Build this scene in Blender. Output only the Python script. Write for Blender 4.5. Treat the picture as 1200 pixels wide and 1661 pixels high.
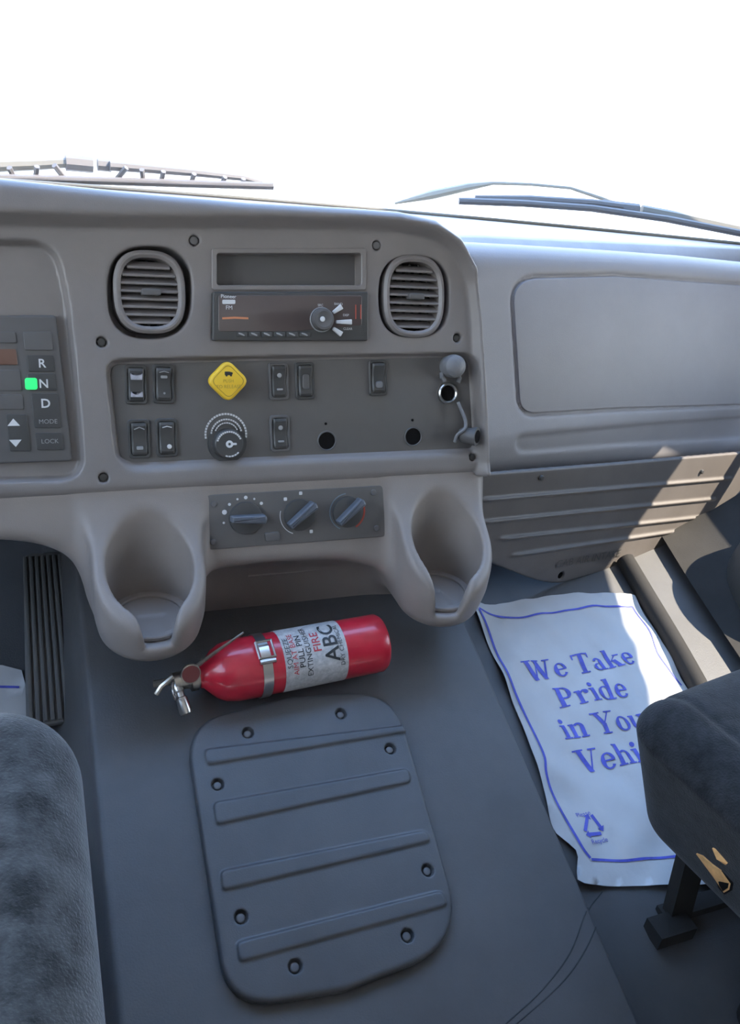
import bpy, math, random
import numpy as np
from mathutils import Matrix, Vector

random.seed(4); rng = np.random.RandomState(7)
SC = bpy.context.scene
for o in list(bpy.data.objects): bpy.data.objects.remove(o)

# ------------------------------------------------------------------ camera
FPX = 1350.0; CX, CY = 600.0, 830.5            # focal length in pixels of the 1200x1661 frame
def nz(v): v = np.array(v, float); return v/np.linalg.norm(v)
UP = nz((.13, .87, .475)); RX = np.array((3430., 230., -1350.)); RX = nz(RX-UP*RX.dot(UP)); RY = np.cross(UP, RX)
R = np.array([RX, RY, UP]); CAM = np.array((0, 0, 1.25))
cd = bpy.data.cameras.new('camera'); cam = bpy.data.objects.new('camera', cd); SC.collection.objects.link(cam)
cd.sensor_fit = 'VERTICAL'; cd.sensor_height = 24.0; cd.lens = 24.0*FPX/1661.0; cd.clip_start = .01; cd.clip_end = 300
mw = Matrix([list(R[i])+[CAM[i]] for i in range(3)]+[[0, 0, 0, 1]]); cam.matrix_world = mw
SC.camera = cam

# ------------------------------------------------------------------ light and exposure
SC.view_settings.view_transform = 'Standard'; SC.view_settings.look = 'None'
SC.view_settings.gamma = 1.0; SC.view_settings.exposure = 0.0; SC.view_settings.use_curve_mapping = False
W = bpy.data.worlds.new('sky'); SC.world = W; W.use_nodes = True
nt = W.node_tree; nt.nodes.clear()
wo = nt.nodes.new('ShaderNodeOutputWorld'); wb = nt.nodes.new('ShaderNodeBackground')
tc = nt.nodes.new('ShaderNodeTexCoord'); sx = nt.nodes.new('ShaderNodeSeparateXYZ'); rp = nt.nodes.new('ShaderNodeValToRGB')
nt.links.new(tc.outputs['Generated'], sx.inputs[0]); nt.links.new(sx.outputs['Z'], rp.inputs[0])
rp.color_ramp.elements[0].position = 0.0; rp.color_ramp.elements[0].color = (1.0, .97, .92, 1)
rp.color_ramp.elements[1].position = .8; rp.color_ramp.elements[1].color = (.30, .52, 1.0, 1)
e = rp.color_ramp.elements.new(.22); e.color = (.78, .87, 1.0, 1)
nt.links.new(rp.outputs[0], wb.inputs[0]); wb.inputs[1].default_value = 8.3
nt.links.new(wb.outputs[0], wo.inputs[0])
SUN_DIR = nz((-.62, .33, -.79))                # direction the light travels
sd_ = bpy.data.lights.new('sun', 'SUN'); sd_.energy = 20.0; sd_.angle = math.radians(.6); sd_.color = (1, .86, .72)
sun = bpy.data.objects.new('sun', sd_); SC.collection.objects.link(sun); sun.location = (3, -2, 5)
sun.rotation_mode = 'QUATERNION'; sun.rotation_quaternion = Vector(-SUN_DIR).to_track_quat('Z', 'Y')

# ------------------------------------------------------------------ frames
def ray(px, py): return R@np.array(((px-CX)/FPX, (CY-py)/FPX, -1.))
def P(px, py, d): return CAM+ray(px, py)*d
def proj(p):
    c = R.T@(np.array(p)-CAM); return CX+FPX*c[0]/-c[2], CY-FPX*c[1]/-c[2], -c[2]
class Fr:
    """plane frame: u right, v up the face, w out of the face"""
    def __init__(s, o, e1, e2):
        s.o = np.array(o, float); s.e1 = nz(e1); e2 = np.array(e2, float); s.e2 = nz(e2-s.e1*e2.dot(s.e1)); s.e3 = np.cross(s.e1, s.e2)
        s.M = np.array([s.e1, s.e2, s.e3]).T
    def uv(s, px, py, w=0):
        r = ray(px, py); o = s.o+s.e3*w; t = (o-CAM).dot(s.e3)/r.dot(s.e3); q = s.M.T@(CAM+r*t-s.o); return (q[0], q[1])
    def poly(s, pts, w=0): return np.array([s.uv(x, y, w) for x, y in pts])
    def wp(s, a): return np.asarray(a, float)@s.M.T+s.o
    def at(s, u, v, w=0): return Fr(s.wp((u, v, w)), s.e1, s.e2)
    def rot(s, a): c, n = math.cos(a), math.sin(a); return Fr(s.o, s.e1*c+s.e2*n, s.e2*c-s.e1*n)
    def mat(s): return Matrix([[s.M[i, 0], s.M[i, 1], s.M[i, 2], s.o[i]] for i in range(3)]+[[0, 0, 0, 1]])
    def px(s, x, y, w=0):
        u, v = s.uv(x, y, w); return s.at(u, v, w)
EX, EY, EZ = np.eye(3)
WORLD = Fr((0, 0, 0), EX, EY)
dn = R@nz((0, -1, -.17)); F = Fr(P(468, 512, .95), EX, -dn)               # centre panel
g1 = R@np.array((1900., 270., -1350.)); g1[2] *= .3
G = Fr(P(900, 560, 1.215), g1, R@np.array((-.03, 1, .22)))               # glove box face
nT = R@nz((.2245, .6655, .712))
T = Fr(P(500, 1300, .93), EX, np.cross(nT, EX))                         # engine tunnel plane
T = Fr(P(500, 1300, .93), EX, EY-nT*EY.dot(nT))
FL = Fr(T.o-T.e3*.055, T.e1, T.e2)                                       # passenger footwell floor
FLD = Fr(T.o-T.e3*.13, T.e1, T.e2)                                       # driver footwell floor
K = Fr(P(900, 850, 1.25), g1*(1, 1, 0), EZ+.10*EY)                        # kick panel under the glove box

# ------------------------------------------------------------------ materials
def mat(name, col, rough=.5, metal=0, bump=0, bscale=400, mottle=0, mscale=6, spec=.5, sheen=0, emit=None, es=0, coat=0, col2=None, dist=.0006):
    m = bpy.data.materials.new(name); m.use_nodes = True; n = m.node_tree; b = n.nodes['Principled BSDF']
    b.inputs['Base Color'].default_value = (*col, 1); b.inputs['Roughness'].default_value = rough; b.inputs['Metallic'].default_value = metal
    b.inputs['Specular IOR Level'].default_value = spec
    if coat: b.inputs['Coat Weight'].default_value = coat; b.inputs['Coat Roughness'].default_value = .12
    if sheen: b.inputs['Sheen Weight'].default_value = sheen; b.inputs['Sheen Roughness'].default_value = .4
    if emit: b.inputs['Emission Color'].default_value = (*emit, 1); b.inputs['Emission Strength'].default_value = es
    tcn = n.nodes.new('ShaderNodeTexCoord')
    if mottle:
        t = n.nodes.new('ShaderNodeTexNoise'); t.inputs['Scale'].default_value = mscale; t.inputs['Detail'].default_value = 6; t.inputs['Roughness'].default_value = .65
        n.links.new(tcn.outputs['Object'], t.inputs['Vector'])
        r = n.nodes.new('ShaderNodeValToRGB'); r.color_ramp.elements[0].position = .35; r.color_ramp.elements[1].position = .68
        c2 = col2 or tuple(min(1, c*(1+mottle)+.004) for c in col); c1 = col if col2 else tuple(c*(1-mottle*.6) for c in col)
        r.color_ramp.elements[0].color = (*c1, 1); r.color_ramp.elements[1].color = (*c2, 1)
        n.links.new(t.outputs['Fac'], r.inputs[0]); n.links.new(r.outputs[0], b.inputs['Base Color'])
    if bump:
        t = n.nodes.new('ShaderNodeTexNoise'); t.inputs['Scale'].default_value = bscale; t.inputs['Detail'].default_value = 3
        bp = n.nodes.new('ShaderNodeBump'); bp.inputs['Strength'].default_value = bump; bp.inputs['Distance'].default_value = dist
        n.links.new(tcn.outputs['Object'], t.inputs['Vector']); n.links.new(t.outputs['Fac'], bp.inputs['Height']); n.links.new(bp.outputs[0], b.inputs['Normal'])
    return m
M = dict(
 shell=mat('dash_plastic', (.205, .182, .172), .40, bump=.25, bscale=900, mottle=.07, mscale=9),
 console=mat('console_plastic', (.240, .205, .185), .46, bump=.25, bscale=900, mottle=.07, mscale=9),
 glove=mat('glove_plastic', (.275, .258, .262), .56, bump=.3, bscale=800, mottle=.06, mscale=8),
 topm=mat('dash_top_vinyl', (.25, .235, .24), .5, bump=.3, bscale=700, mottle=.12, mscale=14),
 panel=mat('switch_panel_plastic', (.108, .100, .094), .5, bump=.2, bscale=900, mottle=.1),
 dark=mat('dark_plastic', (.058, .056, .054), .42, bump=.15, bscale=900),
 mid=mat('vent_plastic', (.110, .104, .102), .4),
 black=mat('black_void', (.008, .007, .007), .9, spec=.1),  # near-black, mostly in place of the shade inside holes and ducts
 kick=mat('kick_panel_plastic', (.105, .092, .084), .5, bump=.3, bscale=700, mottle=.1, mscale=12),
 rubber=mat('floor_vinyl', (.074, .072, .073), .5, bump=.4, bscale=500, mottle=.16, mscale=5),
 cover=mat('cover_plastic', (.068, .068, .071), .45, bump=.35, bscale=700, mottle=.12, mscale=7),
 carpet=mat('footwell_rubber', (.030, .030, .030), .7, bump=.5, bscale=300, mottle=.3, mscale=10),
 pedal=mat('pedal_rubber', (.095, .092, .088), .55, bump=.2),
 velvet=mat('driver_seat_velour', (.030, .031, .031), .95, bump=.8, bscale=420, mottle=1.1, mscale=34, sheen=.35, spec=.3, dist=.0012),
 seat=mat('passenger_seat_cloth', (.011, .012, .014), .92, bump=.6, bscale=500, mottle=.6, mscale=60, sheen=.10, spec=.3, dist=.0015),
 foam=mat('seat_foam', (.62, .34, .13), .9, bump=.7, bscale=200, mottle=.25, mscale=60),
 red=mat('extinguisher_red', (.50, .014, .032), .33, coat=.5, mottle=.12, mscale=30),
 brass=mat('valve_metal', (.42, .38, .32), .32, metal=1, mottle=.25, mscale=60),
 steel=mat('steel', (.55, .53, .5), .3, metal=1),
 label=mat('extinguisher_label_print', (.42, .41, .40), .45, mottle=.3, mscale=160),
 ink=mat('label_ink', (.03, .03, .03), .5), inkred=mat('label_red_ink', (.45, .04, .05), .5),
 paper=mat('floor_mat_paper', (.47, .462, .455), .6, bump=.35, bscale=60, mottle=.05, mscale=9, dist=.002),
 blue=mat('blue_print', (.075, .085, .42), .6, mottle=.35, mscale=50),
 yellow=mat('yellow_plastic', (.82, .52, .035), .4), yellowd=mat('yellow_ink', (.42, .27, .03), .5),
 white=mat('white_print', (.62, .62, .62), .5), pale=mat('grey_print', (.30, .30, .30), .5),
 green=mat('green_indicator', (.02, .5, .12), .4, emit=(.03, .85, .2), es=.9),
 orange=mat('display_orange', (.16, .085, .06), .3), orange2=mat('lit_display_segment', (.45, .18, .09), .3, emit=(.9, .3, .12), es=.10),
 display=mat('radio_display', (.095, .072, .066), .18, coat=.6),
 gaugered=mat('gauge_face_red', (.16, .035, .03), .5), redp=mat('red_print', (.45, .08, .05), .5), bluep=mat('steel_blue_print', (.16, .20, .24), .5),
 knob=mat('knob_plastic', (.10, .11, .13), .38), smoke=mat('worn_switch', (.34, .33, .36), .4, mottle=.5, mscale=140),
 grey=mat('grey_cap', (.17, .17, .18), .5, bump=.5, bscale=300),
 wiper=mat('wiper_rubber', (.12, .105, .10), .6), wiperarm=mat('wiper_arm_paint', (.16, .145, .12), .5), trimy=mat('windshield_trim', (.28, .25, .20), .6),
 paint=mat('white_truck_paint', (.85, .85, .83), .3, coat=.5), ground=mat('concrete', (.62, .60, .56), .9, mottle=.1, mscale=3),
 liner=mat('cab_liner', (.46, .44, .42), .9, mottle=.05), wall=mat('cab_side_plastic', (.026, .024, .022), .8, spec=.2, bump=.3, bscale=500, mottle=.15, mscale=8),
)
gm = bpy.data.materials.new('window_glass'); gm.use_nodes = True; n = gm.node_tree; n.nodes.clear()
go = n.nodes.new('ShaderNodeOutputMaterial'); mx = n.nodes.new('ShaderNodeMixShader'); tr = n.nodes.new('ShaderNodeBsdfTransparent'); gl = n.nodes.new('ShaderNodeBsdfGlossy')
lw = n.nodes.new('ShaderNodeLayerWeight'); lw.inputs[0].default_value = .5; pw5 = n.nodes.new('ShaderNodeMath'); pw5.operation = 'POWER'; pw5.inputs[1].default_value = 5; fr_ = n.nodes.new('ShaderNodeMath'); fr_.operation = 'MULTIPLY_ADD'; fr_.inputs[1].default_value = .7; fr_.inputs[2].default_value = .04
n.links.new(lw.outputs['Facing'], pw5.inputs[0]); n.links.new(pw5.outputs[0], fr_.inputs[0]); tr.inputs[0].default_value = (.94, .96, .95, 1); gl.inputs['Roughness'].default_value = .02
n.links.new(fr_.outputs[0], mx.inputs[0]); n.links.new(tr.outputs[0], mx.inputs[1]); n.links.new(gl.outputs[0], mx.inputs[2]); n.links.new(mx.outputs[0], go.inputs[0]); M['glass'] = gm

# ------------------------------------------------------------------ mesh tools
class MB:
    def __init__(s): s.v = []; s.f = []; s.n = 0
    def add(s, v, f):
        v = np.asarray(v, float); s.v.append(v); k = s.n
        s.f += [tuple(i+k for i in q) for q in f]; s.n += len(v); return s
    def verts(s): return np.concatenate(s.v) if s.v else np.zeros((0, 3))
def inset(p, d):
    """move a closed ccw polygon inwards by d"""
    p = np.asarray(p); a = np.roll(p, 1, 0); b = np.roll(p, -1, 0)
    t1 = p-a; t2 = b-p; t1 /= np.linalg.norm(t1, axis=1)[:, None]+1e-12; t2 /= np.linalg.norm(t2, axis=1)[:, None]+1e-12
    n1 = np.stack([-t1[:, 1], t1[:, 0]], 1); n2 = np.stack([-t2[:, 1], t2[:, 0]], 1); m = n1+n2
    m /= np.linalg.norm(m, axis=1)[:, None]+1e-12; c = np.clip((m*n1).sum(1), .5, 1); return p+m*(d/c)[:, None]
def ccw(p):
    p = np.asarray(p, float); x, y = p[:, 0], p[:, 1]
    return p if (x*np.roll(y, -1)-y*np.roll(x, -1)).sum() > 0 else p[::-1].copy()
def rpoly(p, r, n=6):
    """round the corners; r a number or one per corner"""
    p = np.asarray(p, float); N = len(p); rr = [r]*N if np.isscalar(r) else r; out = []
    for i in range(N):
        a, b, c = p[i-1], p[i], p[(i+1) % N]; ri = rr[i]
        if ri <= 0: out.append(b); continue
        la, lc = np.linalg.norm(a-b), np.linalg.norm(c-b); k = min(ri, la*.49, lc*.49)
        s, e = b+(a-b)/la*k, b+(c-b)/lc*k
        for j in range(n+1):
            t = j/n; out.append((1-t)**2*s+2*t*(1-t)*(b*.92+(s+e)*.04)+t*t*e)
    return np.array(out)
def circle(cx, cy, r, n=24, ry=None, pw=2.0):
    a = np.linspace(0, 2*np.pi, n, endpoint=False); ry = r if ry is None else ry; e = 2/pw
    return np.stack([cx+r*np.sign(np.cos(a))*np.abs(np.cos(a))**e, cy+ry*np.sign(np.sin(a))*np.abs(np.sin(a))**e], 1)
def rect(x0, y0, x1, y1): return np.array([(x0, y0), (x1, y0), (x1, y1), (x0, y1)], float)
def prism(mb, poly, w0, w1, bev=0, bot=False):
    p = ccw(poly); N = len(p); rings = [np.c_[p, np.full(N, w0)]]
    if bev > 0:
        for t in (0, 30, 60, 90):
            a = math.radians(t); rings.append(np.c_[inset(p, bev*(1-math.cos(a))), np.full(N, w1-bev+bev*math.sin(a))])
    else: rings.append(np.c_[p, np.full(N, w1)])
    v = np.concatenate(rings); f = []
    for k in range(len(rings)-1):
        for i in range(N): j = (i+1) % N; f.append((k*N+i, k*N+j, (k+1)*N+j, (k+1)*N+i))
    f.append(tuple((len(rings)-1)*N+i for i in range(N)))
    if bot: f.append(tuple(reversed(range(N))))
    return mb.add(v, f)
def ring(mb, po, pi, w0, w1, bev=.001, win=None):
    """frame between two polygons of equal count; win = w of the inner lower rim"""
    po = ccw(po); pi = ccw(pi); N = len(po); win = w0 if win is None else win
    L = [np.c_[po, np.full(N, w0)], np.c_[po, np.full(N, w1-bev)], np.c_[inset(po, bev), np.full(N, w1)],
         np.c_[inset(pi, -bev), np.full(N, w1)], np.c_[pi, np.full(N, w1-bev)], np.c_[pi, np.full(N, win)]]
    f = [(k*N+i, k*N+(i+1) % N, (k+1)*N+(i+1) % N, (k+1)*N+i) for k in range(5) for i in range(N)]
    return mb.add(np.concatenate(L), f)
def basis(a, b):
    d = nz(np.asarray(b, float)-a); h = EZ if abs(d[2]) < .9 else EX; x = nz(np.cross(h, d)); return x, np.cross(d, x), d
def lathe(mb, a, b, prof, n=24, cap=True):
    """prof: (t along a->b in metres, radius)"""
    x, y, d = basis(np.asarray(a, float), b); a = np.asarray(a, float); th = np.linspace(0, 2*np.pi, n, endpoint=False); v = []; f = []
    for t, r in prof: v.append(a+d*t+np.outer(np.cos(th)*r, x)+np.outer(np.sin(th)*r, y))
    for k in range(len(prof)-1):
        for i in range(n): j = (i+1) % n; f.append((k*n+i, k*n+j, (k+1)*n+j, (k+1)*n+i))
    if cap: f.append(tuple(reversed(range(n)))); f.append(tuple((len(prof)-1)*n+i for i in range(n)))
    return mb.add(np.concatenate(v), f)
def tube(mb, pts, r, n=8):
    pts = np.asarray(pts, float); N = len(pts); rr = np.full(N, r) if np.isscalar(r) else np.asarray(r)
    th = np.linspace(0, 2*np.pi, n, endpoint=False); v = []; px = None
    for i in range(N):
        d = nz(pts[min(i+1, N-1)]-pts[max(i-1, 0)])
        if px is None: px = nz(np.cross(d, EZ if abs(d[2]) < .9 else EX))
        px = nz(px-d*px.dot(d)); py = np.cross(d, px); v.append(pts[i]+np.outer(np.cos(th), px)*rr[i]+np.outer(np.sin(th), py)*rr[i])
    f = [(k*n+i, k*n+(i+1) % n, (k+1)*n+(i+1) % n, (k+1)*n+i) for k in range(N-1) for i in range(n)]
    f += [tuple(reversed(range(n))), tuple((N-1)*n+i for i in range(n))]
    return mb.add(np.concatenate(v), f)
def strip(mb, pts, wd, w0, w1):
    """flat-topped line along 2-D points"""
    p = np.asarray(pts, float); t = np.gradient(p, axis=0); t /= np.linalg.norm(t, axis=1)[:, None]; nn = np.stack([-t[:, 1], t[:, 0]], 1)
    return prism(mb, np.concatenate([p+nn*wd/2, (p-nn*wd/2)[::-1]]), w0, w1)
def smooth_path(pts, n=8):
    p = np.asarray(pts, float); out = []; q = np.concatenate([[2*p[0]-p[1]], p, [2*p[-1]-p[-2]]])
    for i in range(1, len(q)-2):
        for k in range(n):
            t = k/n; out.append(.5*((2*q[i])+(-q[i-1]+q[i+1])*t+(2*q[i-1]-5*q[i]+4*q[i+1]-q[i+2])*t*t+(-q[i-1]+3*q[i]-3*q[i+1]+q[i+2])*t**3))
    out.append(p[-1]); return np.array(out)
def closed_smooth(pts, n=6):
    p = np.asarray(pts, float); N = len(p); out = []
    for i in range(N):
        a, b, c, d = p[i-1], p[i], p[(i+1) % N], p[(i+2) % N]
        for k in range(n):
            t = k/n; out.append(.5*(2*b+(-a+c)*t+(2*a-5*b+4*c-d)*t*t+(-a+3*b-3*c+d)*t**3))
    return np.array(out)

# ------------------------------------------------------------------ scene tools
def link(o): SC.collection.objects.link(o); return o
def thing(name, label, cat, fr=WORLD, group=None):
    o = link(bpy.data.objects.new(name, None)); o.matrix_world = fr.mat(); o.empty_display_size = .05
    o['label'] = label; o['category'] = cat
    if group: o['group'] = group
    return o
def wmat(o):
    m = Matrix(o.matrix_basis)
    return wmat(o.parent)@m if o.parent else m
def obj(name, mb, m, parent=None, fr=None, label=None, cat=None, kind=None, group=None, smooth=35, loc=None):
    """mesh in the coordinates of fr (default: world), stored local to its parent"""
    if isinstance(mb, MB): v, f = mb.verts(), mb.f
    else: v, f = mb
    if fr is not None: v = fr.wp(v)
    me = bpy.data.meshes.new(name); o = bpy.data.objects.new(name, me)
    if parent is not None:
        im = np.array(wmat(parent).inverted()); v = v@im[:3, :3].T+im[:3, 3]; o.parent = parent
    elif loc is not None:
        v = v-np.asarray(loc); o.location = loc
    if isinstance(f, np.ndarray):
        me.vertices.add(len(v)); me.vertices.foreach_set('co', np.ascontiguousarray(v, dtype=np.float32).ravel())
        me.loops.add(f.size); me.loops.foreach_set('vertex_index', f.astype(np.int32).ravel())
        me.polygons.add(len(f)); me.polygons.foreach_set('loop_start', np.arange(0, f.size, 4, dtype=np.int32)); me.update(calc_edges=True)
    else: me.from_pydata([tuple(x) for x in v], [], f); me.update()
    me.materials.append(M[m] if isinstance(m, str) else m)
    if smooth >= 180: me.shade_smooth()
    elif smooth: 
        me.shade_smooth(); me.set_sharp_from_angle(angle=math.radians(smooth))
    if label: o['label'] = label
    if cat: o['category'] = cat
    if kind: o['kind'] = kind
    if group: o['group'] = group
    return link(o)
_tx = {}
def text_mesh(s, size, depth=.0002, align='CENTER', sx=1.0, bold=0):
    k = (s, align, bold)
    if k not in _tx:
        c = bpy.data.curves.new('t', 'FONT'); c.body = s; c.size = 1; c.align_x = align; c.align_y = 'CENTER'; c.offset = bold; c.resolution_u = 3
        o = bpy.data.objects.new('t', c); link(o); bpy.context.view_layer.update()
        me = bpy.data.meshes.new_from_object(o.evaluated_get(bpy.context.evaluated_depsgraph_get()))
        v = np.array([tuple(x.co) for x in me.vertices]); f = [tuple(p.vertices) for p in me.polygons]
        bpy.data.objects.remove(o); bpy.data.curves.remove(c); bpy.data.meshes.remove(me); _tx[k] = (v, f)
    v, f = _tx[k]; v = v.copy(); v[:, 0] *= size*sx; v[:, 1] *= size; v[:, 2] = depth
    return v, f
def text(mb, s, x, y, size, w, **k):
    v, f = text_mesh(s, size, **k); v = v.copy(); v[:, 0] += x; v[:, 1] += y; v[:, 2] = w; return mb.add(v, f)

# ------------------------------------------------------------------ distance fields -> meshes
def sdpoly(p):
    p = np.asarray(p, float)
    def fn(x, y):
        x, y = np.broadcast_arrays(x, y); x = x.astype(float); d = np.full(x.shape, 1e9); ins = np.zeros(x.shape, bool); N = len(p)
        for i in range(N):
            ax, ay = p[i]; bx, by = p[i-1]; ex, ey = bx-ax, by-ay; wx, wy = x-ax, y-ay
            t = np.clip((wx*ex+wy*ey)/(ex*ex+ey*ey+1e-15), 0, 1); d = np.minimum(d, (wx-ex*t)**2+(wy-ey*t)**2)
            c = (ay > y) != (by > y)
            with np.errstate(divide='ignore', invalid='ignore'): ins ^= c & (x < (bx-ax)*(y-ay)/(by-ay+1e-15)+ax)
        return np.where(ins, -1, 1)*np.sqrt(d)
    return fn
def ss(a, b, x): t = np.clip((x-a)/(b-a), 0, 1); return t*t*(3-2*t)
def smin(a, b, k): h = np.clip(.5+.5*(b-a)/k, 0, 1); return b+(a-b)*h-k*h*(1-h)
def smax(a, b, k): return -smin(-a, -b, k)
def rmax(a, b, r): return np.minimum(np.maximum(a+r, b+r), 0)+np.sqrt(np.maximum(a+r, 0)**2+np.maximum(b+r, 0)**2)-r
def rbox(x, y, z, c, h, r):
    qx, qy, qz = np.abs(x-c[0])-h[0]+r, np.abs(y-c[1])-h[1]+r, np.abs(z-c[2])-h[2]+r
    return np.sqrt(np.maximum(qx, 0)**2+np.maximum(qy, 0)**2+np.maximum(qz, 0)**2)+np.minimum(np.maximum(qx, np.maximum(qy, qz)), 0)-r
def surfnet(fn, lo, hi, st):
    ax = [np.arange(lo[i], hi[i]+st, st) for i in range(3)]
    x, y, z = ax[0][:, None, None], ax[1][None, :, None], ax[2][None, None, :]
    V = np.broadcast_to(fn(x, y, z), tuple(len(a) for a in ax)).astype(np.float32); S = V < 0
    cnt = np.zeros(tuple(k-1 for k in S.shape), np.int8); co = [(i, j, k) for i in (0, 1) for j in (0, 1) for k in (0, 1)]
    nx, ny, nz_ = S.shape
    for i, j, k in co: cnt += S[i:nx-1+i, j:ny-1+j, k:nz_-1+k]
    act = np.argwhere((cnt > 0) & (cnt < 8)); idm = np.full(cnt.shape, -1, np.int32); idm[tuple(act.T)] = np.arange(len(act))
    cv = np.stack([V[act[:, 0]+i, act[:, 1]+j, act[:, 2]+k] for i, j, k in co], 1); co = np.array(co, float)
    acc = np.zeros((len(act), 3)); c = np.zeros(len(act))
    for a in range(8):
        for b in range(a+1, 8):
            if abs(co[a]-co[b]).sum() != 1: continue
            m = (cv[:, a] < 0) != (cv[:, b] < 0); t = np.where(m, cv[:, a]/(cv[:, a]-cv[:, b]+1e-20), 0)
            acc += np.where(m[:, None], co[a]+t[:, None]*(co[b]-co[a]), 0); c += m
    v = (act+acc/np.maximum(c, 1)[:, None])*st+np.array([a[0] for a in ax])
    F_ = []
    for axn in range(3):
        o1, o2 = [(1, 2), (2, 0), (0, 1)][axn]
        a = [slice(None)]*3; b = [slice(None)]*3; a[axn] = slice(0, -1); b[axn] = slice(1, None)
        for s in (a, b): s[o1] = slice(1, -1); s[o2] = slice(1, -1)
        A, B = S[tuple(a)], S[tuple(b)]
        for flip, mk in ((False, A & ~B), (True, ~A & B)):
            e = np.argwhere(mk)
            if not len(e): continue
            e[:, o1] += 1; e[:, o2] += 1; q = []
            for d1, d2 in ((-1, -1), (0, -1), (0, 0), (-1, 0)):
                t = e.copy(); t[:, o1] += d1; t[:, o2] += d2; q.append(idm[t[:, 0], t[:, 1], t[:, 2]])
            q = np.stack(q, 1); F_.append(q[:, ::-1] if flip else q)
    return v, np.concatenate(F_)
def march(fn, px, py, t0=.2, t1=2.0):
    r = nz(ray(px, py)); t = t0
    for _ in range(200):
        p = CAM+r*t; d = float(fn(p[0], p[1], p[2]))
        if d < .0004 or t > t1: break
        t += d*.7
    return CAM+r*t

# ================================================================== SETTING
# floor: tunnel hump with the two footwells beside it, one continuous floor pan
us = np.concatenate([np.linspace(-1.3, -.4, 6), np.linspace(-.36, .02, 90), np.linspace(.03, .17, 14), np.linspace(.175, .235, 26), np.linspace(.25, 1.0, 16)])
u_R = T.uv(866, 1240)[0]; u_L = T.uv(130, 1150)[0]
us = np.unique(np.concatenate([np.linspace(-1.2, u_L-.05, 6), np.linspace(u_L-.045, u_L+.03, 22), np.linspace(u_L+.04, u_R-.04, 12), np.linspace(u_R-.035, u_R+.02, 24), np.linspace(u_R+.03, 1.0, 14)]))
vs = np.linspace(-1.25, .62, 70)
UU, VV = np.meshgrid(us, vs, indexing='ij')
ww = -.055*ss(u_R-.012, u_R+.008, UU)-.13*ss(u_L+.012, u_L-.03, UU)
ww = ww+.25*np.maximum(0, VV-.34)**1.6                                  # toe board rises at the front
fv = np.stack([UU, VV, ww], -1).reshape(-1, 3); nu, nv = UU.shape
ff = [(i*nv+j, (i+1)*nv+j, (i+1)*nv+j+1, i*nv+j+1) for i in range(nu-1) for j in range(nv-1)]
floor = obj('floor', (fv, ff), 'rubber', fr=T, kind='structure', smooth=180)
for q_ in ([(1010, 1420), (985, 1455), (955, 1530), (915, 1590), (850, 1650), (800, 1690)], [(975, 1440), (950, 1480), (925, 1545), (880, 1605), (820, 1661)]):
    mb = MB(); pth = smooth_path([T.uv(*a) for a in q_], 6); hh_ = lambda u: float(-.055*ss(u_R-.012, u_R+.008, u))
    tube(mb, T.wp([(a, b, hh_(a)+.0) for a, b in pth]), .0007, 6); obj('floor_seam', mb, 'carpet', floor)
def wallbox(name, lo, hi, m, kind='structure', parent=None):
    mb = MB(); v = [(x, y, z) for x in (lo[0], hi[0]) for y in (lo[1], hi[1]) for z in (lo[2], hi[2])]
    mb.add(v, [(0, 1, 3, 2), (4, 6, 7, 5), (0, 4, 5, 1), (2, 3, 7, 6), (0, 2, 6, 4), (1, 5, 7, 3)]); return obj(name, mb, m, kind=kind, smooth=0, parent=parent)
XL, XR, YB, YF, ZT = -.98, 1.42, -.75, 1.22, 2.05
ZG = 1.004                                                              # height of the windshield base
wallbox('wall_back', (XL-.05, YB-.05, 0), (XR+.05, YB, ZT), 'liner')
wallbox('ceiling', (XL-.05, YB-.05, ZT), (XR+.05, .92, ZT+.05), 'liner')
wallbox('wall_front', (XL-.05, YF, 0), (XR+.05, YF+.03, 1.02), 'wall')
def side(name, x0, x1, yw0, yw1, zw0, zw1=1.83):
    """side wall with its window opening; yw0..yw1 window, zw0 its sill"""
    mb = MB()
    for lo, hi in (((YB, .15), (YF, zw0)), ((YB, zw0), (yw0, ZT)), ((yw1, zw0), (YF, ZT)), ((yw0, zw1), (yw1, ZT))):
        v = [(x, y, z) for x in (x0, x1) for y in (lo[0], hi[0]) for z in (lo[1], hi[1])]
        mb.add(v, [(0, 1, 3, 2), (4, 6, 7, 5), (0, 4, 5, 1), (2, 3, 7, 6), (0, 2, 6, 4), (1, 5, 7, 3)])
    return obj(name, mb, 'wall', kind='structure', smooth=0)
side('wall_left', XL-.05, XL, -.45, .75, 1.02)
mb = MB()                                                               # right side: unseen window opening, kept low and slanted to shape the sun patch
for q_ in ([(YB, .15), (YF, .15), (YF, .86), (YB, .86)], [(YB, .86), (.10, .86), (.10, ZT), (YB, ZT)], [(.98, .86), (YF, .86), (YF, 1.305), (.78, 1.305)], [(.10, 1.305), (YF, 1.305), (YF, ZT), (.10, ZT)]):
    mb.add([(x, y, z) for x in (XR, XR+.02) for y, z in q_], [(0, 1, 2, 3), (7, 6, 5, 4), (0, 4, 5, 1), (1, 5, 6, 2), (2, 6, 7, 3), (3, 7, 4, 0)])
obj('wall_right', mb, 'wall', kind='structure', smooth=0)
for nm, x, ya, yb, za, zb in (('window_2', XL-.03, -.45, .75, 1.02, 1.83), ('window_3', XR+.008, .10, .98, .86, 1.305)):  # window_3 fills the opening shaped for the sun patch
    mb = MB(); mb.add([(x+d, y, z) for d in (0, .005) for y, z in ((ya, za), (yb, za), (yb if x < 0 else .78, zb), (ya, zb))],
                      [(0, 1, 2, 3), (7, 6, 5, 4), (0, 4, 5, 1), (1, 5, 6, 2), (2, 6, 7, 3), (3, 7, 4, 0)])
    obj(nm, mb, 'glass', kind='structure', smooth=0)
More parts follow.
